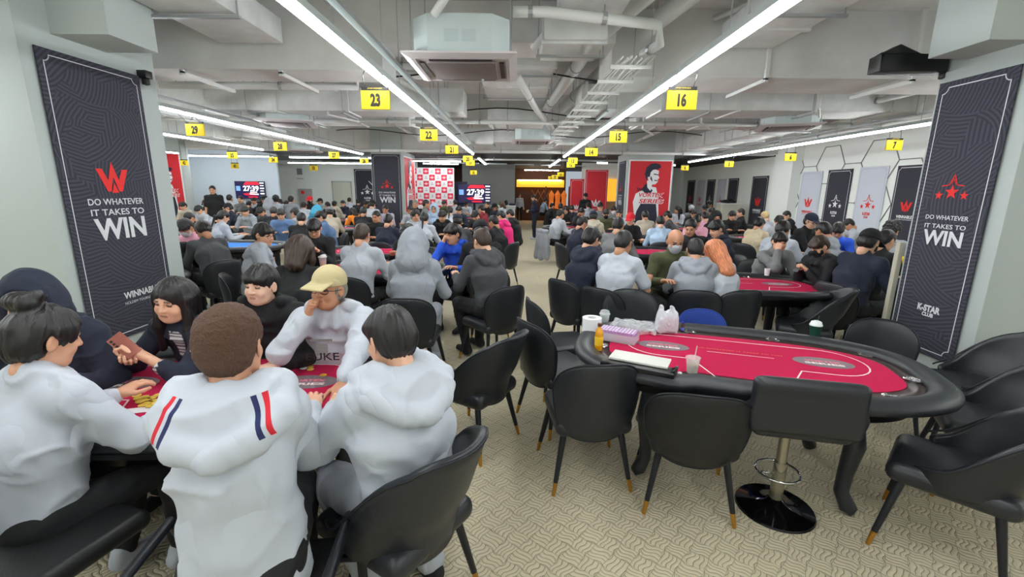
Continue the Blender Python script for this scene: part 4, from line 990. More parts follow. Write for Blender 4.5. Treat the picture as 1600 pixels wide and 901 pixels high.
def television(M, w, h, label, stand=False):
    r = empty('television', (0, 0, 0)); r.matrix_world = M; tag(r, label, 'television')
    b = MB(); b.box((-w / 2, 0, -h / 2), (w / 2, .05, h / 2)); b.build('bezel', M_black, r, bevel=.006)
    b = MB(); b.box((-w / 2 + .015, -.004, -h / 2 + .015), (w / 2 - .015, .0, h / 2 - .015)); b.build('screen', mat('screen_dark', srgb(20, 18, 44), .3, emit=srgb(28, 24, 60), estr=.8), r)
    er = mat('screen_red', srgb(220, 20, 40), .4, emit=srgb(225, 24, 44), estr=.9); ew = mat('screen_white', (1, 1, 1), .4, emit=(1, 1, 1), estr=1.1); eb = mat('screen_blue', srgb(90, 140, 210), .4, emit=srgb(110, 150, 220), estr=.7)
    b = MB()
    b.add([(-w * .2, -.006, h * .30), (w * .34, -.006, h * .30), (w * .28, -.006, h * .46), (-w * .12, -.006, h * .46)], [(0, 1, 2, 3)])
    b.add([(-w * .16, -.006, -h * .30), (w * .2, -.006, -h * .30), (w * .12, -.006, -h * .14), (-w * .24, -.006, -h * .22)], [(0, 1, 2, 3)])
    strip(b, [(-w * .05, -h * .40), (w * .22, -h * .40)], h * .06, -.006); b.build('red_graphics', er, r)
    b = MB(); strip(b, [(w * .02, -h * .12), (w * .22, -h * .12)], h * .05, -.008); strip(b, [(w * .0, -h * .22), (w * .26, -h * .24)], h * .06, -.008)
    for k in range(6): strip(b, [(w * .36, h * (.40 - .15 * k)), (w * .46, h * (.40 - .15 * k))], h * (.03 if k % 2 else .06), -.008)
    b.build('white_graphics', ew, r)
    b = MB(); b.box((-w * .46, -.007, -h * .05), (-w * .32, -.005, h * .22)); b.build('blue_graphics', eb, r)
    text_obj('digits', '27:39', h * .30, Matrix.Translation((w * .04, -.01, h * .09)), ew, r, bold=.02, W=w * .52)
    return r
television(frame(Vector((-10.0, 17.12, 1.68)), XP, UP), 1.12, .64, 'wall television showing 27:39 on the left')
tv = television(frame(Vector((-1.80, 19.5, 1.60)), XP, UP), 1.40, .80, 'television showing 27:39 in the far middle')
b = MB(); b.box((-.05, .05, -1.60), (.05, .09, .1)); b.box((-.4, -.2, -1.60), (.4, .3, -1.57)); b.build('floor_stand', M_black, tv)
b = MB(); b.box((-2.6, 19.56, 0), (-2.1, 19.6, 2.1)); tag(b.build('display_stand', M_navyprint), 'dark upright board left of the middle television', 'stand')
# far wall furniture
b = MB(); b.box((-9.98, 17.0, 0), (-9.97, 17.01, .01))
r = empty('hydrant_cabinet', (-9.0 - .62 + .9, 21.28, 1.2))
r.location = PYY(478, 318, 21.28); tag(r, 'grey hydrant cabinet on the far wall with a red lamp', 'cabinet')
b = MB(); b.box((-.30, 0, -.5), (.30, .1, .68)); b.build('body', mat('hydrant_grey', srgb(176, 172, 170), .5), r, bevel=.006)
b = MB(); b.lathe([(0, 0), (.08, 0), (.07, .05), (0, .07)], 16); o = b.build('lamp', M_red, r); o.matrix_local = Matrix.Translation((-.1, 0, .52)) @ Matrix.Rotation(PI / 2, 4, 'X')
p = PYY(468, 268, 21.35); b = MB(); b.box((-.12, -.02, -.14), (.12, .02, .14)); strip(b, [(-.12, -.3), (.15, -.32)], .03, -.02); o = b.build('notice_frame', M_steel); o.location = p; tag(o, 'small grey frame high on the far white wall', 'frame')
r = empty('counter', (0, 0, 0), label='white counter beside the grey screen, at the far end of the aisle', cat='counter')
b = MB(); b.box((-1.1, 19.9, 0), (-.05, 20.4, 1.08)); b.build('body', M_white, r, bevel=.01); b = MB(); b.box((-1.14, 19.86, 1.08), (-.02, 20.44, 1.11)); b.build('worktop', M_paper, r)
for i, (x, sx, sz, mm, lab) in enumerate(((-.95, .12, .06, M_black, 'black bag lying on the white far counter, leftmost'), (-.70, .11, .08, mat('green_bag', srgb(90, 190, 110), .6), 'green bag on the white far counter'), (-.45, .09, .13, M_black, 'upright black bag with white mark on the far counter'), (-.2, .14, .06, M_navyprint, 'dark coats heaped at the right of the far counter'))):
    V, Fq = sdf([ell((0, 0, 0), (sx, .1, sz))], .012, cloth_disp(.01, 14)); o = obj('bag', mesh_np('bag', V, Fq), mm); o.location = (x, 20.15, 1.10 + sz * .9); tag(o, lab, 'bag')
r = empty('cabinet', (7.9, 17.2, 0), label='pale cabinet with things on top by the right wall', cat='cabinet')
b = MB(); b.box((-.28, -.25, 0), (.42, .25, 1.35)); b.build('body', mat('beige_cabinet', srgb(196, 194, 178), .6), r, bevel=.01)
b = MB(); b.box((-.30, -.27, 1.35), (.44, .27, 1.38)); b.build('top', M_paper, r)
V, Fq = sdf([ell((0, 0, 0), (.3, .15, .06)), ell((.1, 0, .05), (.12, .1, .06))], .012, cloth_disp(.012, 14)); o = obj('jacket', mesh_np('jacket', V, Fq), M_black); o.location = (7.95, 17.2, 1.45); tag(o, 'crumpled dark jacket on top of the pale cabinet', 'jacket')
r = empty('counter', (0, 0, 0), label='low white counter with a box between the red banner and red poster column', cat='counter')
b = MB(); b.box((3.6, 20.0, 0), (5.0, 20.4, .95)); b.build('body', M_white, r)
b = MB(); b.box((3.8, 20.0, .96), (4.35, 20.35, 1.32)); o = b.build('cardboard_box', mat('cardboard', srgb(160, 128, 92), .8), bevel=.004); tag(o, 'brown cardboard box on the low white counter', 'box')
b = MB(); b.box((3.5, 20.5, 1.35), (4.5, 20.56, 2.3)); o = b.build('poster', M_amber); tag(o, 'amber lit panel behind the cardboard box', 'panel')
# orange goods rack and crossed decoration on the wood wall
r = empty('display_rack', (0, 0, 0), label='rack of orange figures lit before the far brown wall', cat='rack')
b = MB()
for k in range(3): b.lathe([(0, 0), (.16, .05), (.12, .5), (.16, .8), (0, 1.05)], 10, (1.95 + .35 * k, 25.5, .75))
b.build('orange_goods', mat('orange_goods', srgb(222, 120, 50), .6, emit=srgb(230, 120, 40), estr=.25), r)
b = MB(); b.box((1.65, 25.3, 0), (2.95, 25.8, .75)); b.box((1.62, 25.4, .75), (1.66, 25.8, 2.0)); b.box((2.92, 25.4, .75), (2.96, 25.8, 2.0)); b.build('shelf', M_wood, r)
b = MB(); 
for k in range(3): strip(b, [(.9 + .35 * k, 1.1), (1.3 + .35 * k, 1.8)], .03, 27.197); strip(b, [(1.3 + .35 * k, 1.1), (.9 + .35 * k, 1.8)], .03, 27.197)
tag(b.build('lattice', mat('gilt', srgb(190, 130, 70), .5)), 'gilt crossed bars on the far brown wall', 'decoration')
b = MB(); b.box((-.05, 26.6, 0), (.22, 26.9, .8)); tag(b.build('planter', mat('terracotta', srgb(170, 110, 76), .7), bevel=.02), 'orange planter by the far brown doorway', 'planter')
# white panel leaning at the right column
b = MB(); b.box((3.71, 4.35, 0), (3.755, 4.40, 1.34)); o = b.build('partition_post', mat('beige_post', srgb(176, 172, 156), .7), bevel=.004); tag(o, 'narrow beige upright beside the dark star banner', 'post')
# ------------------------------------------------------------------ chairs
def smooth_sign(a): return (a > 0) - (a < 0)
def rounded(m, n=2): return m
def chair_shell():
    U = np.linspace(-1, 1, 41); NV = 12; th = .038; V = []; F = []
    def pt(u, v, off):
        ph = u * 2.20; a = abs(u)
        t = min(max((a - .34) / .52, 0), 1); t = t * t * (3 - 2 * t)
        zt = .87 * (1 - t) + .53 * t - .03 * max(a - .8, 0) / .2 - .055 * min(a / .36, 1) ** 4 * (1 - t)
        zb = .365 + .05 * min(a / .5, 1) ** 2
        z = zb + (zt - zb) * v
        k = .84 + .16 * min((z - zb) / .25, 1) + .02 * (z - .6)
        x = (.275 + .0) * math.sin(ph) * k; y = -.245 * math.cos(ph) * k
        if ph > 0: pass
        y -= .13 * max(z - .50, 0) * max(math.cos(ph), 0) / .36 + 0
        nx, ny = math.sin(ph), -math.cos(ph)
        return (x + nx * off, y + ny * off, z)
    prof = []
    nv = NV
    for i in range(nv + 1): prof.append((i / nv, th / 2))
    prof += [(1.03, .008), (1.03, -.008)]
    for i in range(nv, -1, -1): prof.append((i / nv, -th / 2))
    n = len(prof)
    for u in U:
        e = 1 if abs(u) < .99 else .6
        for (v, o) in prof: V.append(pt(u, v, o * e))
    for i in range(len(U) - 1):
        for k in range(n):
            k2 = (k + 1) % n; F.append((i * n + k, (i + 1) * n + k, (i + 1) * n + k2, i * n + k2))
    F.append(tuple(range(n))); F.append(tuple((len(U) - 1) * n + k for k in range(n - 1, -1, -1)))
    return mesh_np('backrest', V, F)
def piping_mesh():
    pts = []
    for u in np.linspace(-1, 1, 41):
        ph = u * 2.20; a = abs(u); t = min(max((a - .34) / .52, 0), 1); t = t * t * (3 - 2 * t)
        zt = .87 * (1 - t) + .53 * t - .03 * max(a - .8, 0) / .2 - .055 * min(a / .36, 1) ** 4 * (1 - t)
        k = 1.0 + .02 * (zt - .6); x = .293 * math.sin(ph) * k; y = -.263 * math.cos(ph) * k - .13 * max(zt - .50, 0) * max(math.cos(ph), 0) / .36
        pts.append((x, y, zt + .004))
    return MB().tube(pts, .006, 6).mesh('piping', smooth=True)
_cs = {}
def chair_parts():
    if _cs: return _cs
    _cs['backrest'] = chair_shell(); _cs['piping'] = piping_mesh()
    V, Fq = sdf([rbox((0, .02, .425), (.235, .245, .055), .05, .02), ell((0, .02, .455), (.21, .21, .035), .03)], .014); _cs['seat'] = mesh_np('seat', V, Fq)
    for nm, (x, y) in (('fl', (-.19, .19)), ('fr', (.19, .19)), ('bl', (-.17, -.15)), ('br', (.17, -.15))):
        s = 1 if x > 0 else -1; e = 1 if y > 0 else -1
        A, B = Vector((x, y, .40)), Vector((x + s * .07, y + e * .075, 0)); T_ = A.lerp(B, .80)
        _cs['leg_' + nm] = MB().tube([A, T_], [.021, .0145], 10).mesh('leg', smooth=True, auto=.8)
        _cs['tip_' + nm] = MB().tube([T_, B], [.0147, .0105], 10).mesh('leg_tip', smooth=True, auto=.8)
    return _cs
CHAIR_N = [0]
def panel_mesh(w, z0, z1, n=3.0, th=.042, lean=.13, curve=1.0, name='backrest'):
    """upholstered oval-cornered back panel, bowed round the sitter"""
    NR, NA = 9, 48; V = []; F = []; zc, hz = (z0 + z1) / 2, (z1 - z0) / 2
    def P(r_, a, side):
        c, s_ = math.cos(a), math.sin(a); x = w * r_ * smooth_sign(c) * abs(c) ** (2 / n); z = hz * r_ * smooth_sign(s_) * abs(s_) ** (2 / n)
        tz = (z + hz) / (2 * hz); x *= .86 + .14 * min(tz * 1.6, 1)
        y = -.265 + curve * x * x * 1.5 - lean * (z + hz - .10) + .10 * max(.18 - tz, 0)
        e = th / 2 * (1 - r_ ** 7 * .98); return (x, y - e * side, zc + z)
    for side in (1, -1):
        V.append(P(0, 0, side))
        for i in range(1, NR + 1):
            for k in range(NA): V.append(P((i / NR) ** .7, 2 * PI * k / NA, side))
    B = 1 + NR * NA
    for sd in (0, 1):
        o = sd * B
        for k in range(NA):
            k2 = (k + 1) % NA; f = (o, o + 1 + k, o + 1 + k2); F.append(f if sd else f[::-1])
            for i in range(NR - 1):
                q = (o + 1 + i * NA + k, o + 1 + (i + 1) * NA + k, o + 1 + (i + 1) * NA + k2, o + 1 + i * NA + k2); F.append(q if sd else q[::-1])
    for k in range(NA):
        k2 = (k + 1) % NA; a = 1 + (NR - 1) * NA; F.append((a + k, a + k2, B + a + k2, B + a + k))
    me = mesh_np(name, V, F)
    pts = [P(.985, 2 * PI * k / NA, 0) for k in range(NA + 1)]
    pp = MB().tube(pts, .007, 6, cap=False).mesh('piping', smooth=True)
    return me, pp
def _legs(r, p, m, legm):
    for k in ('fl', 'fr', 'bl', 'br'):
        l = obj('leg', p['leg_' + k], legm or M_blackmetal, r); obj('leg_tip', p['tip_' + k], M_gold, l)
def armchair(x, y, deg, label, s=1., m=None):
    p = chair_parts(); m = m or M_leather
    r = empty('armchair', (x, y, 0), math.radians(deg), label, 'chair'); r.scale = (s, s, s)
    obj('backrest', p['backrest'], m, r); obj('seat', p['seat'], m, r); obj('piping', p['piping'], M_blackmetal, r); _legs(r, p, m, None); return r
def chair(x, y, deg, label, group=None, m=None, s=1., full=True, z=0, legm=None, low=False):
    p = chair_parts(); m = m or M_leather
    if 'panel' not in p: p['panel'], p['ppiping'] = panel_mesh(.262, .355, .87); p['lowpanel'], p['lowpiping'] = panel_mesh(.285, .335, .80, n=2.7, lean=.16)
    r = empty('dining_chair', (x, y, z), math.radians(deg), label, 'chair', group); r.scale = (s, s, s)
    obj('backrest', p['lowpanel' if low else 'panel'], m, r); obj('seat', p['seat'], m, r)
    if full: obj('piping', p['lowpiping' if low else 'ppiping'], M_blackmetal if m.name != 'blue_velvet' else m, r)
    _legs(r, p, m, legm); return r
# the empty chairs round the near right table and beside the left one
chair(.46, 2.62, 6, 'black chair with its back to us at the near left corner of the empty table')
chair(1.03, 2.40, -12, 'low black chair with an oval back, left of the bar stool', m=M_leather2, low=True)
chair(.42, 3.88, -76, 'black chair at the empty table, farthest left, standing in the aisle')
chair(.34, 3.30, -60, 'black chair drawn up to the left end of the empty table')
chair(1.07, 3.95, 172, 'black chair behind the empty table, left of the white carrier bag')
chair(1.66, 3.62, 184, 'bright blue chair behind the empty table', s=.89, m=mat('blue_velvet', srgb(28, 62, 150), .7))
chair(2.86, 3.30, 150, 'black chair behind the right end of the empty table, before the banner', s=.92)
armchair(2.24, 2.02, 44, 'black armchair at the bottom right corner, nearest')
armchair(2.92, 2.52, 60, 'black armchair behind the nearest one on the right edge')
armchair(3.32, 3.05, 66, 'black armchair farthest back on the right edge, mostly hidden')
armchair(3.02, 4.50, 62, 'dark green-black chair turned sideways behind the empty table')
# bar stool
r = empty('bar_stool', (1.53, 2.30, 0), math.radians(-12), 'black bar stool on a chrome post and round foot, before the empty table', 'stool')
V, Fq = sdf([rbox((0, -.205, .735), (.265, .036, .15), .035, .03), cone((-.25, -.18, .69), (-.25, .06, .66), .034, .03, .05), cone((.25, -.18, .69), (.25, .06, .66), .034, .03, .05), cone((-.2, -.205, .84), (.2, -.205, .84), .040, .040, .02)], .011); obj('backrest', mesh_np('backrest', V, Fq), M_leather, r)
V, Fq = sdf([rbox((0, .0, .60), (.24, .22, .055), .045, .03)], .012); obj('seat', mesh_np('seat', V, Fq), M_leather, r)
obj('post', MB().lathe([(.035, .03), (.035, .30), (.028, .30), (.028, .56), (.06, .565), (.06, .58)], 20).mesh('post', auto=.5), mat('brushed_post', srgb(170, 165, 150), .25, .9), r)
obj('foot', MB().lathe([(.0, .075), (.036, .07), (.055, .045), (.15, .022), (.205, .012), (.21, .0), (0, 0)], 40).mesh('foot', auto=.9), mat('black_chrome', (.03, .03, .033), .07, .9), r)
b = MB(); b.tube([(.115 * math.cos(a), .115 * math.sin(a) * 1.0 + .03, .22) for a in np.linspace(0, 2 * PI, 33)], .008, 8); b.tube([(-.03, 0, .22), (-.1, 0, .22)], .006, 6); b.build('footrest', M_chrome, r, smooth=True)
obj('lever', MB().tube([(.03, 0, .56), (.16, .1, .53)], .006, 6).mesh('lever'), M_chrome, r)

# ------------------------------------------------------------------ poker tables
def outline(a, b, off=0., n=96, notch=0., nn=2.7):
    P = []
    for i in range(n):
        t = 2 * PI * i / n; ct, st = math.cos(t), math.sin(t)
        x = a * smooth_sign(ct) * abs(ct) ** (2 / nn); y = b * smooth_sign(st) * abs(st) ** (2 / nn)
        P.append(Vector((x, y, 0)))
    out = []
    for i, p in enumerate(P):
        d = (P[(i + 1) % n] - P[i - 1]).normalized(); nrm = Vector((d.y, -d.x, 0)); q = p + nrm * off
        if notch and q.y < 0:
            w_ = max(0, min(1, (.40 - abs(q.x)) / .10)); w_ = w_ * w_ * (3 - 2 * w_); q.y += notch * w_
        out.append(q)
    return out
def ring_mesh(name, rings, closed_profile=True):
    n = len(rings[0]); V = [p for r_ in rings for p in r_]; F = []; m = len(rings)
    for i in range(m if closed_profile else m - 1):
        for k in range(n): F.append((i * n + k, i * n + (k + 1) % n, ((i + 1) % m) * n + (k + 1) % n, ((i + 1) % m) * n + k))
    return mesh_np(name, V, F)
_tb = {}
def table_meshes(a=1.07, b=.64):
    if _tb: return _tb
    w = .075; ring = []
    for k in range(14):
        an = 2 * PI * k / 14; o = -w + w * math.cos(an); z = .750 + .042 * math.sin(an) * (1 if math.sin(an) > 0 else 1.1)
        ring.append([Vector((p.x, p.y, z)) for p in outline(a, b, o, notch=.05)])
    _tb['rail'] = ring_mesh('rail', ring)
    o1 = outline(a, b, -.12, notch=.05); o2 = outline(a, b, -.235, notch=.10)
    _tb['racetrack'] = ring_mesh('racetrack', [[Vector((p.x, p.y, .752)) for p in o1], [Vector((p.x, p.y, .752)) for p in o2], [Vector((p.x, p.y, .735)) for p in o2], [Vector((p.x, p.y, .735)) for p in o1]])
    o3 = outline(a, b, -.235, notch=.03)
    bb = MB(); bb.poly([(p.x, p.y, .7545) for p in o3], t=.02); _tb['felt'] = bb.mesh('felt')
    bb = MB(); L_ = [(-.20, -.395), (-.31, -.14), (-.50, -.14)]
    L_ += [(-.50 - .225 * math.sin(k * PI / 14) , .085 - .225 * math.cos(k * PI / 14)) for k in range(15)] + [(.50 + .225 * math.sin(k * PI / 14), .085 + .225 * math.cos(k * PI / 14)) for k in range(15)] + [(.50, -.14), (.31, -.14), (.20, -.395)]
    for i in range(len(L_) - 1):
        A = Vector((*L_[i], .7558)); B_ = Vector((*L_[i + 1], .7558)); d = B_ - A
        if d.length < 1e-5: continue
        d.normalize(); s = Vector((-d.y, d.x, 0)) * .0045; e = d * .003; bb.add([A - s - e, B_ - s + e, B_ + s + e, A + s - e], [(0, 1, 2, 3)])
    bb.box((-.20, .035, .7555), (.20, .040, .7558))
    _tb['line'] = bb.mesh('line')
    bb = MB(); bb.lathe([(0, .7552), (.17, .7552), (.17, .7562), (0, .7562)], 40, sy=.52); _tb['oval'] = bb.mesh('oval')
    bb = MB(); bb.lathe([(.046, .752), (.046, .757), (.038, .758), (.036, .750), (.034, .690), (0, .690)], 24); _tb['cup'] = bb.mesh('cup', auto=.7)
    bb = MB(); o4 = outline(a - .16, b - .16, 0)
    _tb['apron'] = ring_mesh('apron', [[Vector((p.x, p.y, .735)) for p in o4], [Vector((p.x * .97, p.y * .97, .60)) for p in o4], [Vector((p.x * .9, p.y * .9, .60)) for p in o4], [Vector((p.x * .9, p.y * .9, .735)) for p in o4]])
    bb = MB(); bb.poly([(p.x, p.y, .734) for p in outline(a - .05, b - .05)], t=.025); _tb['deck'] = bb.mesh('deck')
    bb = MB(); bb.tube([(0, 0, .66), (.02, 0, .56), (.055, 0, .42), (.035, 0, .24), (.03, 0, .12), (.075, 0, .04), (.11, 0, .025)], [.055, .060, .052, .040, .038, .045, .028], 14); _tb['leg'] = bb.mesh('leg', smooth=True, auto=1.2)
    return _tb
def poker_table(x, y, deg, label, felt=None, near=False, group=None, s=1.):
    t = table_meshes(); r = empty('poker_table', (x, y, 0), math.radians(deg), label, 'table', group); r.scale = (s, s, 1)
    obj('rail', t['rail'], M_rail, r); obj('racetrack', t['racetrack'], M_race if felt is None else M_dark, r); obj('felt', t['felt'], felt or M_felt, r); obj('apron', t['apron'], M_black, r); obj('underside', t['deck'], M_black, r)
    obj('bet_line', t['line'], M_line, r)
    for sx in (-1, 1):
        for sy in (-1, 1):
            l = obj('leg', t['leg'], M_leather, r); l.location = (sx * .52, sy * .30, 0); l.rotation_euler = (0, 0, math.atan2(sy * .6, sx * .8))
        o = obj('logo_oval', t['oval'], mat('oval_grey', srgb(122, 110, 116), .8), r); o.location = (sx * .48, .06, 0)
        if near:
            Mt = Matrix(((1, 0, 0, 0), (0, 0, -1, 0), (0, 1, 0, 0), (0, 0, 0, 1)))
            Mf = Matrix.Translation((sx * .48, .075, .7575)) @ Matrix.Rotation(-PI / 2, 4, 'X')
            text_obj('lettering', 'VORTEX', .030, Mf, mat('oval_pink', srgb(230, 120, 140), .8), r, bold=.04, W=.20)
            Mf = Matrix.Translation((sx * .48, .030, .7575)) @ Matrix.Rotation(-PI / 2, 4, 'X')
            text_obj('lettering', 'SERIES', .030, Mf, M_line, r, bold=.04, W=.22)
    if near:
        Mf = Matrix.Translation((0, .10, .7565)) @ Matrix.Rotation(-PI / 2, 4, 'X')
        text_obj('lettering', 'DO WHATEVER IT TAKES TO WIN', .014, Mf, mat('felt_gold', srgb(226, 130, 60), .8), r, W=.52)
    for (cx, cy) in ((-.80, .31), (-.28, .455), (.28, .455), (.80, .31), (.885, -.08), (.66, -.39), (-.66, -.39), (-.885, -.08)):
        o = obj('cup_holder', t['cup'], M_chrome, r); o.location = (cx, cy, .003)
    return r
TABLE_SPECS = [
 (1.47, 2.76, -17, 'empty red poker table nearest on the right, with a white carrier bag', None, True),
 (-1.62, 2.20, 3, 'red poker table nearest on the left, ringed by players in white and black', None, True),
 (2.58, 5.15, -6, 'red poker table behind the empty one, with the orange-haired player', None, True),
 (-1.72, 5.2, 0, 'red poker table with the grey-hooded player, behind the nearest left one'),
 (-4.85, 5.6, 0, 'red poker table beyond the near left banner'),
 (-1.9, 8.0, 0, 'red poker table with the white-shirted ponytailed dealer, left of the aisle'),
 (2.2, 7.6, 0, 'red poker table with the white-shirted dealer, right of the aisle'),
 (6.1, 6.6, 0, 'red poker table near the right wall behind the banner column'),
 (-5.15, 8.6, 0, 'blue poker table of the long-ponytailed dealer', M_feltb),
 (6.0, 9.6, 0, 'red poker table of the broad man in the flat cap, near the right wall'),
 (-8.9, 10.6, 0, 'blue poker table at the left, beyond the banner', M_feltb),
 (-1.9, 10.9, 0, 'red poker table third back on the left of the aisle'),
 (2.2, 10.4, 0, 'red poker table third back on the right of the aisle'),
 (5.4, 12.4, 0, 'red poker table of the man in the broad black sweater'),
 (-5.3, 11.6, 0, 'red poker table at the far left middle'),
 (-1.9, 13.8, 0, 'red poker table fourth back on the left of the aisle'),
 (2.2, 13.2, 0, 'red poker table fourth back on the right of the aisle'),
 (-5.3, 14.6, 0, 'red poker table before the far left column'),
 (6.2, 15.2, 0, 'red poker table by the far end of the right wall'),
 (-8.9, 13.8, 0, 'red poker table before the wall television'),
 (2.2, 16.4, 0, 'red poker table before the far red banners'),
 (-1.9, 16.8, 0, 'red poker table before the middle television'),
]
TABLES = [(t[0], t[1]) for t in TABLE_SPECS]
# ------------------------------------------------------------------ people
SKIN = [mat('skin_%d' % i, srgb(*c), .5, feat=True) for i, c in enumerate(((226, 176, 146), (214, 160, 130), (198, 142, 110), (234, 190, 164)))]
HAIRC = {'k': mat('hair_black', srgb(24, 22, 22), .42, bump=(90, .5, 'hair')), 'b': mat('hair_brown', srgb(92, 62, 44), .5, bump=(90, .5, 'hair')), 'd': mat('hair_dark_brown', srgb(54, 38, 30), .48, bump=(90, .5, 'hair')),
         'o': mat('hair_orange', srgb(206, 128, 88), .5, bump=(90, .5, 'hair')), 'y': mat('hair_blond', srgb(204, 180, 128), .5, bump=(90, .5, 'hair')), 'f': mat('hair_frizzy_brown', srgb(86, 60, 46), .8, bump=(150, .9, 'mottle')), 'g': mat('hair_grey', srgb(130, 130, 120), .5, bump=(90, .5, 'hair'))}
def fold_bump(m, sc=4.5, st=.48):
    nt = m.node_tree; N = nt.nodes; L = nt.links; b = N['Principled BSDF']
    tc = N.new('ShaderNodeTexCoord'); mp = N.new('ShaderNodeMapping'); mp.inputs['Scale'].default_value = (1, 1, .7); L.new(tc.outputs['Object'], mp.inputs[0])
    n1 = N.new('ShaderNodeTexNoise'); n1.inputs['Scale'].default_value = sc; n1.inputs['Detail'].default_value = 1.2; n1.inputs['Distortion'].default_value = .9; L.new(mp.outputs[0], n1.inputs['Vector'])
    a = N.new('ShaderNodeMath'); a.operation = 'SUBTRACT'; L.new(n1.outputs['Fac'], a.inputs[0]); a.inputs[1].default_value = .5
    c = N.new('ShaderNodeMath'); c.operation = 'ABSOLUTE'; L.new(a.outputs[0], c.inputs[0])
    d = N.new('ShaderNodeMath'); d.operation = 'POWER'; L.new(c.outputs[0], d.inputs[0]); d.inputs[1].default_value = .9
    bp = N.new('ShaderNodeBump'); bp.inputs['Strength'].default_value = st; bp.inputs['Distance'].default_value = .06; L.new(d.outputs[0], bp.inputs['Height']); L.new(bp.outputs[0], b.inputs['Normal'])
    return m
def cloth(rgb):
    n = 'cloth_%d_%d_%d' % rgb
    return fold_bump(mat(n, srgb(*rgb), .85)) if n not in MATS else MATS[n]
COL = dict(white=(190, 196, 206), cream=(198, 190, 172), grey=(152, 157, 165), lgrey=(174, 179, 188), dgrey=(72, 74, 78), mgrey=(120, 122, 124), black=(26, 27, 30), navy=(32, 38, 56), blue=(40, 88, 214), denim=(98, 128, 170),
           lblue=(176, 200, 226), pink=(232, 170, 190), hot=(224, 40, 120), orange=(232, 132, 36), olive=(84, 88, 60), beige=(214, 198, 166), teal=(60, 150, 180), wine=(130, 34, 48), red=(214, 30, 44), brown=(96, 76, 64), knit=(186, 176, 158), yellow=(238, 206, 20), lav=(176, 168, 186), tan=(198, 184, 140))
def cc(n): return cloth(COL[n])
cr = lambda J: J
POSES = {}
def P_(name, **k): POSES[name] = k
P_('up', lean=.10, bend=.08, hpitch=.18)
P_('look', lean=.18, bend=.22, hpitch=.45, hands=((-.14, .46, .83), (.18, .44, .83)))
P_('down', lean=.30, bend=.34, hpitch=.75, hands=((-.12, .50, .83), (.14, .48, .83)))
P_('phone', lean=.14, bend=.26, hpitch=.62, hands=((-.055, .34, .93), (.055, .34, .93)), kinds=('hold', 'hold'))
P_('chin', lean=.30, bend=.18, hpitch=.25, hyaw=-.25, hands=((-.18, .50, .83), (.075, .34, 1.09)), kinds=('relaxed', 'fist'), hints=(None, (.35, .5, -1)), palm=(None, ((-.6, -.3, .2), (-.3, -.1, 1))))
P_('cross', lean=.22, bend=.2, hpitch=.35, hands=((.08, .40, .84), (-.08, .45, .84)))
P_('left', lean=.14, bend=.15, hpitch=.25, hyaw=.65)
P_('right', lean=.14, bend=.15, hpitch=.25, hyaw=-.65)
P_('slump', lean=.45, bend=.40, hpitch=.55, hands=((-.10, .55, .83), (.16, .55, .83)))
P_('stand', stand=True, lean=.02, bend=.05, hpitch=.2, hands=((-.25, .06, .84), (.25, .06, .84)), hints=((-.3, -1, -.2), (.3, -1, -.2)))
P_('standf', stand=True, lean=.03, bend=.08, hpitch=.45, hands=((-.06, .24, 1.10), (.06, .24, 1.12)), kinds=('hold', 'hold'))
_J, _skin, _top, _pant, _shoe = {}, {}, {}, {}, {}
def getJ(p, fem):
    k = (p, fem)
    if k not in _J: _J[k] = skel(wide=.90 if fem else 1., **POSES[p])
    return _J[k]
def part_mesh(cache, key, fn):
    if key not in cache: cache[key] = fn()
    return cache[key]
_hm = {}
def head_part(nm, fn):
    if nm not in _hm: V, Fq = fn(); _hm[nm] = mesh_np(nm, V, Fq)
    return _hm[nm]
def add_headgear(r, J, hair, hc, flags, hi=False, capcol='black', hoodcol='grey'):
    M = J['H']; res = .0045 if hi else .007
    Mx = Matrix(M) if not isinstance(M, Matrix) else M
    def put(nm, me, m): o = obj(nm, me, m, r); o.matrix_local = Mx; return o
    if 'cap' in flags or 'beanie' in flags or 'hood' in flags: hs = 'nape' if hair not in ('long', 'bob', 'ponytail') or 'hood' in flags else hair
    else: hs = hair
    if 'hood' in flags: hs = 'crop'
    if hs: put('hair', head_part('hair_' + hs + ('h' if hi else ''), lambda: hair_mesh(hs, res)), HAIRC[hc])
    if 'cap' in flags: put('cap', head_part('cap' + ('h' if hi else ''), lambda: cap_mesh(.005)), cc(capcol))
    if 'beanie' in flags: put('beanie', head_part('beanie', beanie_mesh), cc(capcol))
    if 'hood' in flags: put('hood', head_part('hood' + ('h' if hi else ''), lambda: hood_mesh(.008)), cc(hoodcol))
    if 'mask' in flags or 'maskb' in flags: put('face_mask', head_part('face_mask', mask_mesh), cc('white' if 'mask' in flags else 'black'))
    if 'glasses' in flags: put('glasses', glasses_mesh(), M_black)
OCC = []; BY = {}
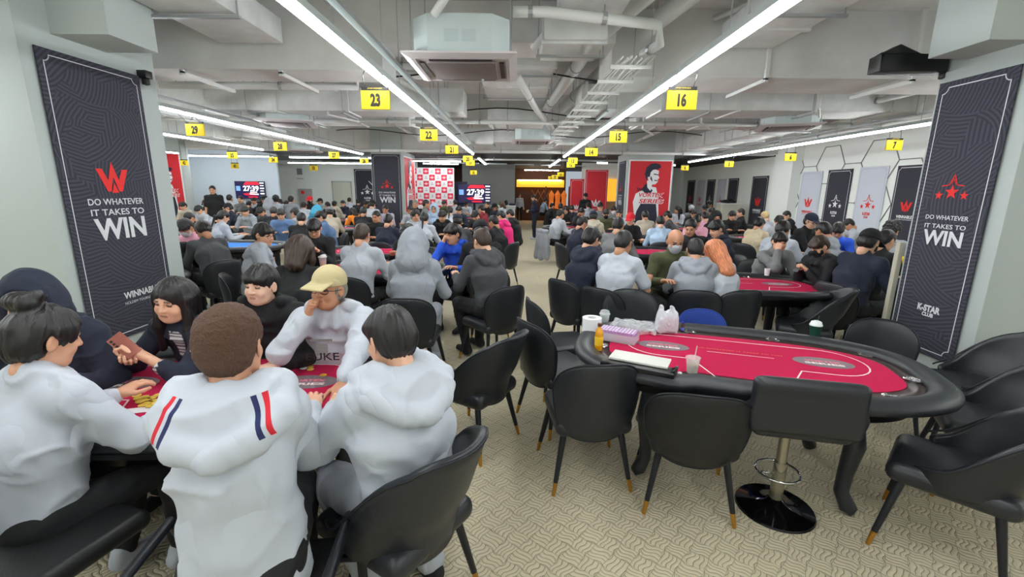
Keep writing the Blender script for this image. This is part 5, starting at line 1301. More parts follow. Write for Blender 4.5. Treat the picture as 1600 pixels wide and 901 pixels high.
def person(u, v, hair, top, pose, label, face=None, kind='long', hc='k', flags=(), cap='black', pants='black', zoff=0., y=None, chair_=None, skin=None, s=1., depth=None):
    fem = 'fem' in flags or hair in ('long', 'bob', 'ponytail', 'bun'); J = getJ(pose, fem); hcv = J['hc']; stand = J['stand']
    zw = hcv[2] * s + zoff
    H_ = PZ(u, v, zw) if depth is None else PD(u, v, depth)
    if y is not None: H_ = PYY(u, v, y); s = (H_.z) / hcv[2]; s = min(max(s, .90), 1.12)
    if H_.y < 8 and s == 1. and depth is None and y is None:
        return person(u, v, hair, top, pose, label, face, kind, hc, flags, cap, pants, zoff, y, chair_, skin, 1.05, depth)
    if y is None and depth is None:
        lim = None
        if H_.x < -8.7 and H_.y > 16.5: lim = 16.5
        elif H_.x < -4.9 and H_.y > 20.6: lim = 20.6
        elif -5.6 < H_.x < -3.2 and H_.y > 14.3: lim = 14.3
        elif -3.2 <= H_.x < -2.4 and H_.y > 18.3: lim = 18.3
        elif 3.0 < H_.x < 5.4 and H_.y > 14.2: lim = 14.2
        if lim: H_ = PYY(u, v, lim)
        d0 = H_ - Vector((0, 0, CAM_H)); F0 = math.radians(face or 0)
        for f in (1, 1.03, .97, 1.06, .94, 1.10, .91, 1.14, .88, 1.18):
            q = Vector((0, 0, CAM_H)) + d0 * f
            px_, py_ = q.x + math.sin(F0) * hcv[1], q.y - math.cos(F0) * hcv[1]
            if f > 1 and lim: continue
            if all(math.hypot(px_ - a_, py_ - b_) > .46 for a_, b_ in OCC): break
        else: q = H_
        H_ = q; s = s * min(max(H_.z / (zw), .90), 1.12)
    if face is None:
        tx, ty = min(TABLES, key=lambda t: (abs(t[0] - H_.x) * .8) ** 2 + (t[1] - H_.y) ** 2)
        face = math.degrees(math.atan2(-(tx - H_.x), (ty - H_.y)))
    a = math.radians(face); ca, sa = math.cos(a), math.sin(a); hx, hy = hcv[0] * s, hcv[1] * s
    ox, oy = H_.x - (hx * ca - hy * sa), H_.y - (hx * sa + hy * ca)
    r = empty('person', (ox, oy, 0), a, label, 'person'); r.scale = (s, s, s)
    near = H_.y < 8
    i = skin if skin is not None else (abs(hash((int(u), int(v)))) % 3)
    kk = (pose, fem)
    o = obj('body', part_mesh(_skin, kk, lambda: skin_mesh(J, fem=fem)), SKIN[i], r)
    tk = (pose, fem, kind); st = sum(map(ord, str(tk)))
    def mk():
        V, Fq = top_mesh(J, kind, .0115, .0070, st % 17, .004); return mesh_np('shirt', V, Fq)
    nm = {'hood': 'hoodie', 'short': 't_shirt', 'collar': 'jacket'}.get(kind, 'shirt')
    obj(nm, part_mesh(_top, tk, mk), cc(top), r)
    obj('trousers', part_mesh(_pant, kk, lambda: mesh_np('trousers', *pants_mesh(J))), cc(pants), r)
    if stand or near or (H_.x > -1.2 and H_.x < 1.2):
        for me in part_mesh(_shoe, kk, lambda: [mesh_np('shoe', *q) for q in shoe_mesh(J)]): obj('shoe', me, cc('black' if (u % 2) else 'white'), r)
    add_headgear(r, J, hair, hc, flags, capcol=cap, hoodcol=top)
    if pose == 'phone':
        b = MB(); b.box((-.038, -.004, -.075), (.038, .004, .075)); q = b.build('smartphone', M_black, None, bevel=.003); q.matrix_world = r.matrix_basis @ Matrix.Translation((0, .385, .955)) @ Matrix.Rotation(.7, 4, 'X')
        q.matrix_world = Matrix.Translation((ox, oy, 0)) @ Matrix.Rotation(a, 4, 'Z') @ Matrix.Scale(s, 4) @ Matrix.Translation((0, .40, .965)) @ Matrix.Rotation(.7, 4, 'X')
        tag(q, 'dark phone held by the ' + label, 'phone')
    if not stand and (chair_ or (chair_ is None and H_.y < 9.5)):
        chair(ox, oy, face, 'black chair under the ' + label, full=near, s=1.0)
    OCC.append((ox, oy)); BY[label] = r; return r
PEOPLE = [
 # u, v, hair, top, pose, label, options      -- middle and far tables
 (565, 354, 'crop', 'lgrey', 'look', 'brown-haired dealer in pale grey shirt seen from behind', dict(hc='d', face=-8, zoff=.10, kind='collar')),
 (648, 384, 'crop', 'grey', 'look', 'player with grey hood up seen from behind', dict(face=0, kind='hood', flags=('hood',), pants='lgrey')),
 (707, 366, 'fringe', 'blue', 'chin', 'player in bright blue hoodie resting cheek on hand', dict(kind='hood', face=160)),
 (753, 377, 'crop', 'dgrey', 'look', 'brownish-haired player in charcoal hoodie beside the aisle, back half turned', dict(hc='d', kind='hood', face=40)),
 (491, 357, 'fringe', 'black', 'phone', 'player in black bomber jacket and glasses looking at a phone', dict(flags=('glasses',), face=195, kind='collar')),
 (470, 392, 'bob', 'black', 'look', 'player with brown bobbed hair in black seen from behind', dict(hc='d', face=0)),
 (412, 367, 'fringe', 'grey', 'right', 'player in grey hoodie and orange glasses in profile', dict(flags=('glasses',), kind='hood', face=-65)),
 (318, 360, 'fringe', 'dgrey', 'down', 'player in dark grey sweater bending forward to the left', dict(face=55)),
 (290, 356, 'fringe', 'pink', 'down', 'player in pink shirt and white mask bending over a table', dict(flags=('mask',), face=180)),
 (266, 364, 'crop', 'black', 'look', 'player in white cap and black jacket beside the left banner', dict(flags=('cap',), cap='white', face=20, y=6.0)),
 (296, 341, 'crop', 'black', 'down', 'player with bowed black hair above the pink-shirted player', dict(face=170)),
 (637, 366, 'curly', 'black', 'slump', 'player in shiny black leather jacket behind the grey hood', dict(face=170)),
 (257, 346, 'fringe', 'white', 'look', 'masked player peeking from behind the left banner', dict(flags=('mask',), face=200)),
 (252, 325, 'crop', 'cream', 'look', 'player in cream jacket touching the left banner edge', dict(face=200, flags=('cap',))),
 (286, 322, 'fringe', 'cream', 'look', 'player in cream and grey sweater before the left red poster', dict(face=170)),
 (321, 318, 'crop', 'black', 'look', 'player in loose black tee with brown cap beside the blue table', dict(face=60, flags=('cap',), cap='brown')),
 (311, 328, 'fringe', 'white', 'down', 'player with white collar leaning below the brown cap', dict(face=160)),
 (338, 317, 'fringe', 'brown', 'look', 'brown-fringed player below the standing man at the left', dict(hc='d', face=185)),
 (359, 310, 'crop', 'lgrey', 'up', 'player in pale shirt left of the wall television', dict(face=0)),
 (357, 325, 'crop', 'navy', 'look', 'player in navy jacket and black cap beside the long ponytail', dict(flags=('cap',), face=120)),
 (349, 335, 'ponytail', 'lgrey', 'look', 'dealer with a very long black ponytail at the blue table', dict(face=-40, zoff=.05)),
 (383, 330, 'fringe', 'grey', 'look', 'player in grey hoodie facing us across the blue table', dict(face=180, kind='hood')),
 (376, 312, 'crop', 'mgrey', 'up', 'player with ruddy face directly under the wall television', dict(face=180)),
 (389, 319, 'crop', 'black', 'look', 'black-haired player in black below the television, back turned', dict(face=10)),
 (397, 314, 'fringe', 'white', 'up', 'pale-faced player in white under the television corner', dict(face=170)),
 (406, 317, 'fringe', 'navy', 'look', 'pink-faced player in navy right of the television', dict(face=180)),
 (413, 311, 'crop', 'black', 'up', 'player in black cap beside the pale hood', dict(flags=('cap',), face=200)),
 (421, 317, 'crop', 'lgrey', 'look', 'player with pale grey hood up in the far left crowd', dict(flags=('hood',), kind='hood', face=0)),
 (431, 310, 'curly', 'white', 'up', 'curly black head above the black-capped player at the left', dict(face=20)),
 (437, 317, 'crop', 'denim', 'look', 'player in black cap with white mark and blue clothes', dict(flags=('cap',), face=120)),
 (448, 319, 'crop', 'black', 'look', 'player in black with bent head, left of the hydrant cabinet', dict(face=110)),
 (455, 312, 'crop', 'grey', 'up', 'dark round head just left of the hydrant cabinet', dict(face=0)),
 (408, 331, 'fringe', 'dgrey', 'down', 'player in dark grey jacket bowing right of the grey hoodie', dict(face=160)),
 (428, 331, 'crop', 'black', 'look', 'player in black and white raglan jacket, back turned', dict(face=10)),
 (439, 335, 'fringe', 'denim', 'look', 'player in blue denim just right of the raglan jacket', dict(face=200)),
 (461, 333, 'fringe', 'grey', 'chin', 'player in grey tee with hand to face, in profile', dict(face=90, kind='short')),
 (471, 342, 'crop', 'black', 'look', 'short-haired player in black shirt, back turned, beside the denim player', dict(face=15)),
 (475, 321, 'crop', 'white', 'up', 'player in white shirt below the hydrant cabinet, back turned', dict(face=0)),
 (484, 313, 'crop', 'black', 'up', 'player in red cap with black mask in the far crowd', dict(flags=('cap', 'maskb'), cap='red', face=180)),
 (500, 315, 'crop', 'grey', 'up', 'player in black and grey cap left of the far door', dict(flags=('cap',), face=150)),
 (496, 330, 'crop', 'teal', 'down', 'player in turquoise hood bending forward', dict(flags=('hood',), kind='hood', face=0)),
 (501, 339, 'fringe', 'denim', 'look', 'player in pale denim shirt and glasses behind the bomber jacket', dict(flags=('glasses',), face=120)),
 (512, 321, 'crop', 'black', 'look', 'dark-haired player in black below the far door', dict(face=60)),
 (515, 332, 'crop', 'knit', 'look', 'player in grey-brown cap and beige knit sweater', dict(flags=('cap',), cap='mgrey', face=20)),
 (523, 319, 'crop', 'cream', 'up', 'player in cream hoodie below the far door, back turned', dict(kind='hood', face=-10)),
 (536, 318, 'crop', 'navy', 'look', 'dark head in navy between two white tops', dict(face=150)),
 (546, 313, 'crop', 'white', 'up', 'tall player in white and black jacket before the far dark banner', dict(face=0)),
 (560, 316, 'crop', 'black', 'look', 'player in black cap below the far dark banner', dict(flags=('cap',), face=10)),
 (571, 319, 'fringe', 'dgrey', 'look', 'black-haired player right of the black cap, below the dark banner', dict(face=170)),
 (582, 320, 'crop', 'white', 'look', 'player in white shirt against the dark column, left edge', dict(face=-10, flags=('cap',))),
 (551, 331, 'bob', 'orange', 'slump', 'long-haired player in bright orange sweater', dict(face=55)),
 (568, 331, 'crop', 'black', 'look', 'black-haired player in black right of the orange sweater', dict(face=0)),
 (588, 339, 'crop', 'black', 'right', 'player in black jacket and white tee facing us beside the dealer', dict(face=205)),
 (607, 345, 'crop', 'navy', 'look', 'black-haired player in navy, back turned, right of the dealer', dict(face=-10)),
 (602, 327, 'crop', 'lav', 'look', 'player in lavender stretching an arm before the dark column', dict(face=180)),
 (649, 337, 'curly', 'white', 'left', 'smiling curly-haired player in white hoodie', dict(kind='hood', face=175)),
 (641, 328, 'crop', 'lgrey', 'look', 'dark-haired player in pale hoodie beside the slanting poster', dict(kind='hood', face=170)),
 (649, 319, 'crop', 'black', 'up', 'grey-haired player in black jacket before the chequered wall', dict(hc='g', face=180)),
 (666, 319, 'crop', 'mgrey', 'up', 'dark-haired player in profile before the chequered wall', dict(face=-80)),
 (678, 326, 'crop', 'lblue', 'up', 'player in pale hood and dark glasses before the chequered wall', dict(flags=('hood', 'glasses'), kind='hood', face=180)),
 (694, 318, 'fringe', 'olive', 'look', 'player in olive at the right edge of the chequered wall', dict(face=150)),
 (663, 337, 'ponytail', 'white', 'look', 'dealer in white shirt with a low black ponytail, back turned', dict(face=0, zoff=.06)),
 (691, 338, 'fringe', 'black', 'look', 'player in black jacket over white hoodie facing us', dict(kind='hood', face=170)),
 (703, 327, 'ponytail', 'white', 'look', 'smaller ponytailed dealer in white shirt farther back', dict(face=0, zoff=.05)),
 (715, 346, 'crop', 'dgrey', 'look', 'player in navy cap and dark jacket, back turned', dict(flags=('cap',), cap='navy', face=5)),
 (743, 337, 'fringe', 'black', 'down', 'player in black jacket over grey shirt looking down', dict(face=150)),
 (717, 329, 'fringe', 'navy', 'chin', 'glasses-wearing player in navy with hand on chin', dict(flags=('glasses',), face=170)),
 (711, 317, 'crop', 'lgrey', 'up', 'dark-haired player left of the middle television', dict(face=40)),
 (728, 319, 'crop', 'white', 'look', 'player in dark cap and white tee below the middle television', dict(flags=('cap',), kind='short', face=170)),
 (739, 315, 'crop', 'white', 'up', 'brown-haired player in white shirt under the middle television', dict(hc='b', face=0)),
 (752, 327, 'crop', 'wine', 'look', 'player in dark red jacket below the middle television', dict(face=60)),
 (761, 320, 'crop', 'black', 'up', 'black-haired player right of the middle television', dict(face=150)),
 (773, 324, 'crop', 'navy', 'look', 'player in dark cap and blue before the white counter', dict(flags=('cap',), face=130)),
 (784, 320, 'bob', 'white', 'look', 'brown-haired player in white before the white counter', dict(hc='b', face=70)),
 (771, 347, 'crop', 'black', 'look', 'pale-necked player in black jacket beside the pink hoodie', dict(face=60)),
 (783, 338, 'crop', 'hot', 'look', 'player in hot pink hoodie beside the aisle', dict(kind='hood', face=70)),
 (797, 335, 'crop', 'black', 'look', 'player in black hoodie sitting nearest the aisle edge', dict(kind='hood', face=80)),
 (751, 362, 'crop', 'black', 'look', 'player in dark cap hidden behind the charcoal hoodie', dict(flags=('cap',), face=20)),
 (852, 314, 'crop', 'lblue', 'look', 'player in light blue at the far right edge of the aisle', dict(face=-70)),
 (863, 322, 'crop', 'black', 'look', 'player in black tee with white back print by the aisle', dict(face=-75, kind='short')),
 (876, 323, 'crop', 'black', 'up', 'dark-haired player behind the white back print', dict(face=-20)),
 (876, 335, 'crop', 'lgrey', 'look', 'player in pale grey shirt with a coat over the chair', dict(face=-60)),
 (884, 328, 'long', 'black', 'look', 'long-haired player facing us beside the navy-backed player', dict(face=170)),
 (893, 326, 'crop', 'navy', 'look', 'player in navy jacket, back turned, right of the long-haired player', dict(face=0)),
 (908, 332, 'fringe', 'black', 'chin', 'player in black leaning head on hand, right of the aisle', dict(face=160)),
 (919, 321, 'crop', 'white', 'up', 'player in white shirt below the standing man in the cap', dict(face=10)),
 (938, 323, 'fringe', 'mgrey', 'up', 'player with glasses and grey tee facing us before the red banner', dict(flags=('glasses',), face=180, kind='short')),
 (927, 339, 'crop', 'cream', 'look', 'player in navy cap and cream hoodie, back turned', dict(flags=('cap',), cap='navy', kind='hood', face=-10)),
 (947, 334, 'fringe', 'olive', 'look', 'player in olive jacket and black mask', dict(flags=('maskb',), face=175)),
 (959, 329, 'fringe', 'mgrey', 'up', 'player with white mask left of the poster column', dict(flags=('mask',), face=180)),
 (910, 349, 'crop', 'navy', 'look', 'player in navy top with glasses beside the black chairs', dict(flags=('glasses',), face=-70)),
 (967, 334, 'crop', 'white', 'look', 'player in white leaning left of the red cap', dict(face=160)),
 (966, 353, 'crop', 'mgrey', 'look', 'dark-haired player in grey sweater, back turned, below the red cap', dict(face=-30)),
 (985, 343, 'crop', 'black', 'right', 'player in bright red cap and black polo', dict(flags=('cap',), cap='red', kind='short', face=190)),
 (1008, 337, 'crop', 'knit', 'look', 'player in grey-brown tee before the red poster, back turned', dict(kind='short', face=0)),
 (1032, 343, 'crop', 'lblue', 'look', 'dealer in crisp pale blue shirt before the red poster', dict(kind='collar', face=-8, zoff=.05)),
 (1043, 338, 'crop', 'dgrey', 'look', 'player in dark grey jacket right of the pale blue shirt', dict(face=60)),
 (924, 374, 'fringe', 'navy', 'look', 'player in navy hoodie in profile beside the white tee', dict(kind='hood', face=-50)),
 (974, 380, 'crop', 'white', 'look', 'player in white tee and glasses leaning on the table, back turned', dict(kind='short', flags=('glasses',), face=-40)),
 (1055, 377, 'bald', 'olive', 'look', 'balding player in white mask and olive jacket', dict(flags=('mask',), face=180)),
 (1086, 391, 'crop', 'grey', 'look', 'black-haired player in grey hoodie, back turned, beside orange hair', dict(kind='hood', face=-15, y=4.72)),
 (1116, 393, 'long', 'white', 'down', 'player with long orange hair and white top', dict(hc='o', face=10, y=4.85)),
 (1079, 356, 'crop', 'black', 'look', 'player in dark jacket between the mask and the green coat', dict(face=150)),
 (1119, 358, 'fringe', 'navy', 'look', 'player in navy hoodie with bent head above the orange hair', dict(kind='hood', face=110)),
 (1088, 346, 'fringe', 'pink', 'look', 'player in pink shirt leaning forward', dict(face=160)),
 (1101, 339, 'crop', 'pink', 'look', 'second pink-clad player behind the bent pink shirt', dict(face=10)),
 (1119, 341, 'crop', 'black', 'up', 'player with black hood up before the right wall', dict(flags=('hood',), kind='hood', face=175)),
 (1144, 337, 'fringe', 'black', 'cross', 'broad player in black sweater facing us', dict(face=180)),
 (1157, 333, 'crop', 'black', 'up', 'short-haired player in black whispering in profile', dict(face=75)),
 (1080, 327, 'crop', 'mgrey', 'look', 'player in pale grey beanie and striped top', dict(flags=('beanie', 'maskb'), cap='lgrey', face=175)),
 (1084, 334, 'crop', 'black', 'down', 'dark bowed head below the pale beanie', dict(face=170)),
 (1059, 328, 'long', 'white', 'right', 'long black-haired woman in white right of the poster column', dict(face=140)),
 (1101, 327, 'crop', 'black', 'up', 'player in black cap near the far right wall', dict(flags=('cap',), face=160)),
 (1111, 321, 'crop', 'lgrey', 'up', 'farthest dark head near the right wall banners', dict(face=170)),
 (1112, 331, 'fringe', 'white', 'look', 'black-fringed player in white left of the black hood', dict(face=150)),
 (1186, 350, 'fringe', 'beige', 'look', 'player in beige tee in profile', dict(face=-60, kind='short')),
 (1195, 338, 'crop', 'white', 'look', 'blond-haired player in white before the black banner', dict(hc='y', face=20)),
 (1217, 346, 'fringe', 'white', 'look', 'player in white shirt with bowed face, right table', dict(face=160)),
 (1229, 337, 'crop', 'black', 'look', 'player in black hoodie in profile beside the wall pilaster', dict(kind='hood', face=90)),
 (1223, 359, 'fringe', 'white', 'look', 'player in white patterned tee reaching over the table', dict(kind='short', face=-50)),
 (1218, 378, 'fringe', 'mgrey', 'chin', 'player in grey jacket with bowed head resting on hand', dict(face=185, y=5.75)),
 (1267, 346, 'crop', 'black', 'cross', 'broad man in flat navy cap and dark jacket', dict(flags=('cap', 'glasses'), cap='navy', face=195, s=1.08)),
 (1286, 361, 'crop', 'grey', 'look', 'player in grey hoodie, back turned, below the flat cap man', dict(kind='hood', face=20)),
 (1309, 360, 'fringe', 'blue', 'down', 'player in blue jacket leaning below the pale banner', dict(face=150)),
 (1326, 351, 'crop', 'lgrey', 'down', 'player in pale blue-grey shirt leaning left', dict(face=70)),
 (1280, 385, 'fringe', 'black', 'phone', 'brown-haired player in black mask and hoodie holding a phone', dict(flags=('maskb',), kind='hood', hc='d', face=100, y=5.25)),
 (1358, 379, 'crop', 'navy', 'look', 'player in black cap and black mask with navy jacket', dict(flags=('cap', 'maskb'), face=-70)),
 (1384, 376, 'crop', 'black', 'look', 'player with glasses and shaved sides near the beige upright', dict(flags=('glasses',), face=-80)),
 (1393, 360, 'curly', 'grey', 'look', 'player in grey striped top half hidden by the beige upright', dict(face=-60)),
]
for (u, v, hair, top, pose, lab, op) in PEOPLE: person(u, v, hair, top, pose, lab, **op)
person(332, 297, 'crop', 'black', 'stand', 'standing man in black tee before the curtained wall', face=200, kind='short', y=13.6)
person(812, 306, 'crop', 'white', 'stand', 'standing staff member in white shirt at the far end of the aisle', face=180, y=26.0)
person(834, 309, 'crop', 'navy', 'standf', 'standing man in dark navy suit in the aisle', face=95, kind='collar', pants='navy', y=16.7)
person(915, 307, 'crop', 'black', 'stand', 'standing man in black cap and jacket before the red banners', face=180, flags=('cap',), kind='collar', y=17.9)
# striped vest on a chair at the right
b = None

# the tables stand where the seated players leave them room
def clash(x, y, used):
    c = 0.
    for (px, py) in OCC:
        d = math.hypot((px - x) / 1.28, (py - y) / .86)
        if d < 1: c += (1 - d) * 4
    for (px, py) in used:
        d = math.hypot((px - x) / 2.3, (py - y) / 1.7)
        if d < 1: c += (1 - d) * 8
    return c
used = [(t[0], t[1]) for t in TABLE_SPECS[:3]]
for i, t in enumerate(TABLE_SPECS):
    x, y, deg, lab = t[:4]; felt = t[4] if len(t) > 4 else None; near = t[5] if len(t) > 5 else False
    if i > 2:
        best = min(((clash(x + dx, y + dy, used) + 1.2 * dx * dx + .5 * dy * dy + (3 if abs(x + dx - .1) < 1.25 + .0 and abs(x) > 1 and abs(x + dx) < abs(x) else 0), x + dx, y + dy) for dx in np.arange(-.4, .41, .1) for dy in np.arange(-.9, .91, .1)), key=lambda q: q[0])
        x, y = float(best[1]), float(best[2]); used.append((x, y))
    poker_table(x, y, deg, lab, felt, near)
# ------------------------------------------------------------------ the seven players round the near left table
def hero(H_, face, J, label, hair, hc, topk, topcol, skin=0, flags=(), fem=False, pants='black', cap='black', loose=.008, amp=.009, hem=0., hood='grey', extra=None, s=1., feat=None, topname='jacket', shoes='black', wpants=0., res=.0085, seed=0.):
    hcv = J['hc']; a = math.radians(face); ca, sa = math.cos(a), math.sin(a); hx, hy = hcv[0] * s, hcv[1] * s
    ox, oy = H_.x - (hx * ca - hy * sa), H_.y - (hx * sa + hy * ca); oz = 0
    r = empty('person', (ox, oy, oz), a, label, 'person'); r.scale = (s, s, s)
    obj('body', skin_mesh(J, .012, .004, .0038, fem=fem), SKIN[skin], r)
    V, Fq = top_mesh(J, topk, res, amp, seed, loose, hem); me = mesh_np(topname, V, Fq)
    m = cc(topcol)
    if feat is not None: set_feat(me, V, feat); m = mat('cloth_printed_' + topcol, srgb(*COL[topcol]), .85, feat=True); fold_bump(m)
    top = obj(topname, me, m, r)
    obj('trousers', mesh_np('trousers', *pants_mesh(J, .011, .007, wpants)), cc(pants), r)
    for q in shoe_mesh(J, .008): obj('shoe', mesh_np('shoe', *q), cc(shoes), r)
    add_headgear(r, J, hair, hc, flags, hi=True, capcol=cap, hoodcol=hood); r['_s'] = 0; del r['_s']
    return r, J
def loc(r, p): return Matrix.Translation(r.location) @ Matrix.Rotation(r.rotation_euler.z, 4, 'Z') @ Matrix.Scale(r.scale.x, 4) @ Matrix.Translation(p)
def stripe_mat(r, N_):
    m = mat('jacket_striped', srgb(*COL['white']), .8); fold_bump(m); nt = m.node_tree; n = nt.nodes; L = nt.links
    def M_(op, a, b_=None):
        q = n.new('ShaderNodeMath'); q.operation = op
        for i, x in enumerate((a, b_)):
            if x is None: continue
            if isinstance(x, (int, float)): q.inputs[i].default_value = float(x)
            else: L.new(x, q.inputs[i])
        return q.outputs[0]
    tc = n.new('ShaderNodeTexCoord'); sp = n.new('ShaderNodeSeparateXYZ'); L.new(tc.outputs['Object'], sp.inputs[0]); x, y, z = sp.outputs
    ax = M_('ABSOLUTE', x); q = M_('ADD', ax, M_('MULTIPLY', M_('SUBTRACT', z, float(N_[2])), .35))
    reg = M_('MULTIPLY', M_('LESS_THAN', z, float(N_[2] + .055)), M_('GREATER_THAN', z, float(N_[2] - .045))); reg = M_('MULTIPLY', reg, M_('LESS_THAN', y, float(N_[1] - .03)))
    cur = srgb(*COL['white'])
    a = M_('MULTIPLY', reg, M_('LESS_THAN', M_('ABSOLUTE', M_('SUBTRACT', q, .138)), .0065)); b_ = M_('MULTIPLY', reg, M_('LESS_THAN', M_('ABSOLUTE', M_('SUBTRACT', q, .114)), .0065))
    m1 = n.new('ShaderNodeMix'); m1.data_type = 'RGBA'; m1.inputs[6].default_value = (*cur, 1); m1.inputs[7].default_value = (*srgb(205, 30, 45), 1); L.new(a, m1.inputs[0])
    m2 = n.new('ShaderNodeMix'); m2.data_type = 'RGBA'; L.new(m1.outputs[2], m2.inputs[6]); m2.inputs[7].default_value = (*srgb(28, 38, 86), 1); L.new(b_, m2.inputs[0]); L.new(m2.outputs[2], n['Principled BSDF'].inputs['Base Color'])
    for c_ in r.children:
        if c_.name.startswith('jacket'): c_.data.materials[0] = m
def wrap(o, top, front=True):
    '''press a flat print onto the garment under it'''
    from mathutils.bvhtree import BVHTree
    me = top.data; bv = BVHTree.FromPolygons([v.co for v in me.vertices], [tuple(p.vertices) for p in me.polygons])
    M = o.matrix_local.copy(); Mi = M.inverted()
    for v in o.data.vertices:
        p = M @ v.co; hit = bv.ray_cast(Vector((p.x, 1.2, p.z)), Vector((0, -1, 0)))
        lim = J['N'][1] + .13
        if hit[0] is None or hit[0].y > lim: hit = bv.ray_cast(Vector((p.x, lim, p.z)), Vector((0, -1, 0)))
        if hit[0] is not None: v.co = Mi @ Vector((p.x, hit[0].y + .0025 + .0005 * (v.co.y < 0), p.z))
# 1 brown-haired man, back to us
Hp = PD(362, 541, 1.46)
J = skel(lean=.10, bend=.14, hpitch=.16, hyaw=-.12, hands=((-.10, .46, .83), (.14, .46, .83)), hints=((-.15, -.7, -1), (.25, -.6, -1)), wide=.82, hz=.03, feet=(((-.08, .42, .52), (-.08, .40, .09)), ((.07, .42, .52), (.08, .38, .09))))
r1, _ = hero(Hp, 14, J, 'brown-haired player in white jacket with striped hood, back to us', 'frizz', 'f', 'bighood', 'white', 1, loose=.012, amp=.010, hem=.20, s=Hp.z / J['hc'][2])
N1 = J['N']; stripe_mat(r1, N1)
# his chair with black arm frames
def arm_chair(x, y, deg, label):
    r = empty('arm_chair', (x, y, 0), math.radians(deg), label, 'chair')
    V, Fq = sdf([rbox((0, .0, .42), (.25, .24, .05), .04, .03)], .014); obj('seat', mesh_np('seat', V, Fq), M_leather2, r)
    for s in (-1, 1):
        b = MB(); b.tube([(s * .31, -.22, .02), (s * .31, -.20, .60), (s * .31, .12, .64), (s * .31, .22, .40), (s * .31, .24, .02)], .019, 8); b.build('arm_frame', M_blackmetal, r, auto=.9)
    for yy in (-.21, .23): b = MB(); b.tube([(-.31, yy, .36), (.31, yy, .36)], .016, 8); b.build('crossbar', M_blackmetal, r)
    return r
arm_chair(r1.location.x, r1.location.y - .0, 4, 'black chair with square metal arms under the brown-haired player')
# 2 woman with bun
Hp = PD(70, 530, 1.72)
J = skel(lean=.14, bend=.12, hpitch=.30, hyaw=-.15, hands=((-.18, .42, .83), (.24, .48, .84)), hints=((-.3, -.6, -1), (.4, -.4, -1)), wide=.84, hz=.02)
r2, _ = hero(Hp, -18, J, 'woman with black hair in a bun and white shirt, back to us', 'bun', 'k', 'collar', 'white', 1, loose=.018, amp=.009, hem=.0, topname='shirt', s=Hp.z / J['hc'][2], fem=True, seed=5, shoes='white')
def swivel(x, y, deg, label):
    r = empty('swivel_chair', (x, y, 0), math.radians(deg), label, 'chair')
    V, Fq = sdf([rbox((0, -.27, .74), (.24, .035, .17), .035, .03), ell((0, -.28, .74), (.25, .04, .18), .05)], .012); obj('backrest', mesh_np('backrest', V, Fq), M_leather2, r)
    V, Fq = sdf([rbox((0, .0, .50), (.25, .25, .04), .038, .03)], .012); obj('seat', mesh_np('seat', V, Fq), M_leather2, r)
    b = MB(); b.tube([(0, -.10, .47), (0, -.25, .47), (0, -.30, .58)], .016, 8); b.build('bracket', M_blackmetal, r)
    obj('gas_lift', MB().lathe([(.034, .10), (.034, .30), (.022, .30), (.022, .47)], 16).mesh('gas_lift', auto=.6), M_steel, r)
    for k in range(5):
        a = 2 * PI * k / 5; b = MB(); b.tube([(0, 0, .12), (.28 * math.cos(a), .28 * math.sin(a), .07)], [.028, .018], 8); l = b.build('base_arm', M_blackmetal, r)
        b = MB(); b.lathe([(0, -.025), (.03, -.022), (.03, .022), (0, .025)], 12); w_ = b.build('caster', M_black, l); w_.matrix_local = Matrix.Translation((.28 * math.cos(a), .28 * math.sin(a), .031)) @ Matrix.Rotation(PI / 2, 4, 'X')
    return r
swivel(r2.location.x + .10, r2.location.y - .12, -14, 'black swivel chair under the woman with the bun')
# 3 black-haired player in white hoodie, back half turned
Hp = PD(610, 530, 1.74)
J = skel(lean=.08, bend=.14, hpitch=.30, hyaw=.10, hands=((-.10, .42, .86), (.06, .25, 1.17)), kinds=('relaxed', 'fist'), hints=((-1, -.2, -1), (1, .2, -1)), wide=1.0, palm=(None, ((0, -1, .1), (-.3, .1, 1))), feet=(((-.14, .42, .52), (-.10, .20, .09)), ((.16, .40, .52), (.16, .12, .09))))
r3, _ = hero(Hp, 46, J, 'black-haired player in white hoodie and sweatpants, back half turned', 'fringe', 'k', 'bighood', 'white', 0, loose=.016, amp=.008, pants='lgrey', topname='hoodie', s=Hp.z / J['hc'][2], wpants=.012, seed=9)
armchair(r3.location.x - .07, r3.location.y + .07, 58, 'black armchair under the white-hooded player with sweatpants', s=1.02)
b = MB(); b.lathe([(0, 0), (.034, 0), (.034, .001), (.028, .001), (.028, 0)], 24); star_fan(b, 0, 0, .02)
o = b.build('trouser_badge', M_dark, None); bpy.data.objects.remove(o)
armchair(-.28, 2.98, 58, 'empty black armchair right of the white-hooded player')
# 4 man in cap, chin on hand
def J_facing(**k): return skel(**k)
J = skel(lean=.34, bend=.10, hpitch=.10, hyaw=-.14, hroll=.10, hands=((.24, .60, .84), (.0, 0, 0)), wide=1.05) if False else None
J = skel(lean=.12, bend=.18, hpitch=-.02, hyaw=-.24, hroll=-.06, hands=((-.20, .60, .83), (.085, .255, 1.09)), kinds=('pinch', 'fist'), hints=((-.8, .1, -1), (.6, .9, -1)), wide=1.08, palm=(None, ((-.8, -.2, .2), (-.25, .0, 1))))
Hp = PZ(513, 452, J['hc'][2]); s_ = 1.0
r4, _ = hero(Hp, 184, J, 'older man in khaki cap and glasses resting cheek on hand', 'nape', 'g', 'hood', 'white', 2, flags=('cap', 'glasses'), cap='tan', loose=.012, amp=.009, topname='hoodie', pants='dgrey', seed=2)
N = J['N']; top4 = [c_ for c_ in r4.children if c_.name.startswith('hoodie')][0]; TT = lambda z: Matrix.Translation((-.07, .5, z)) @ Matrix.Rotation(PI, 4, 'Z')
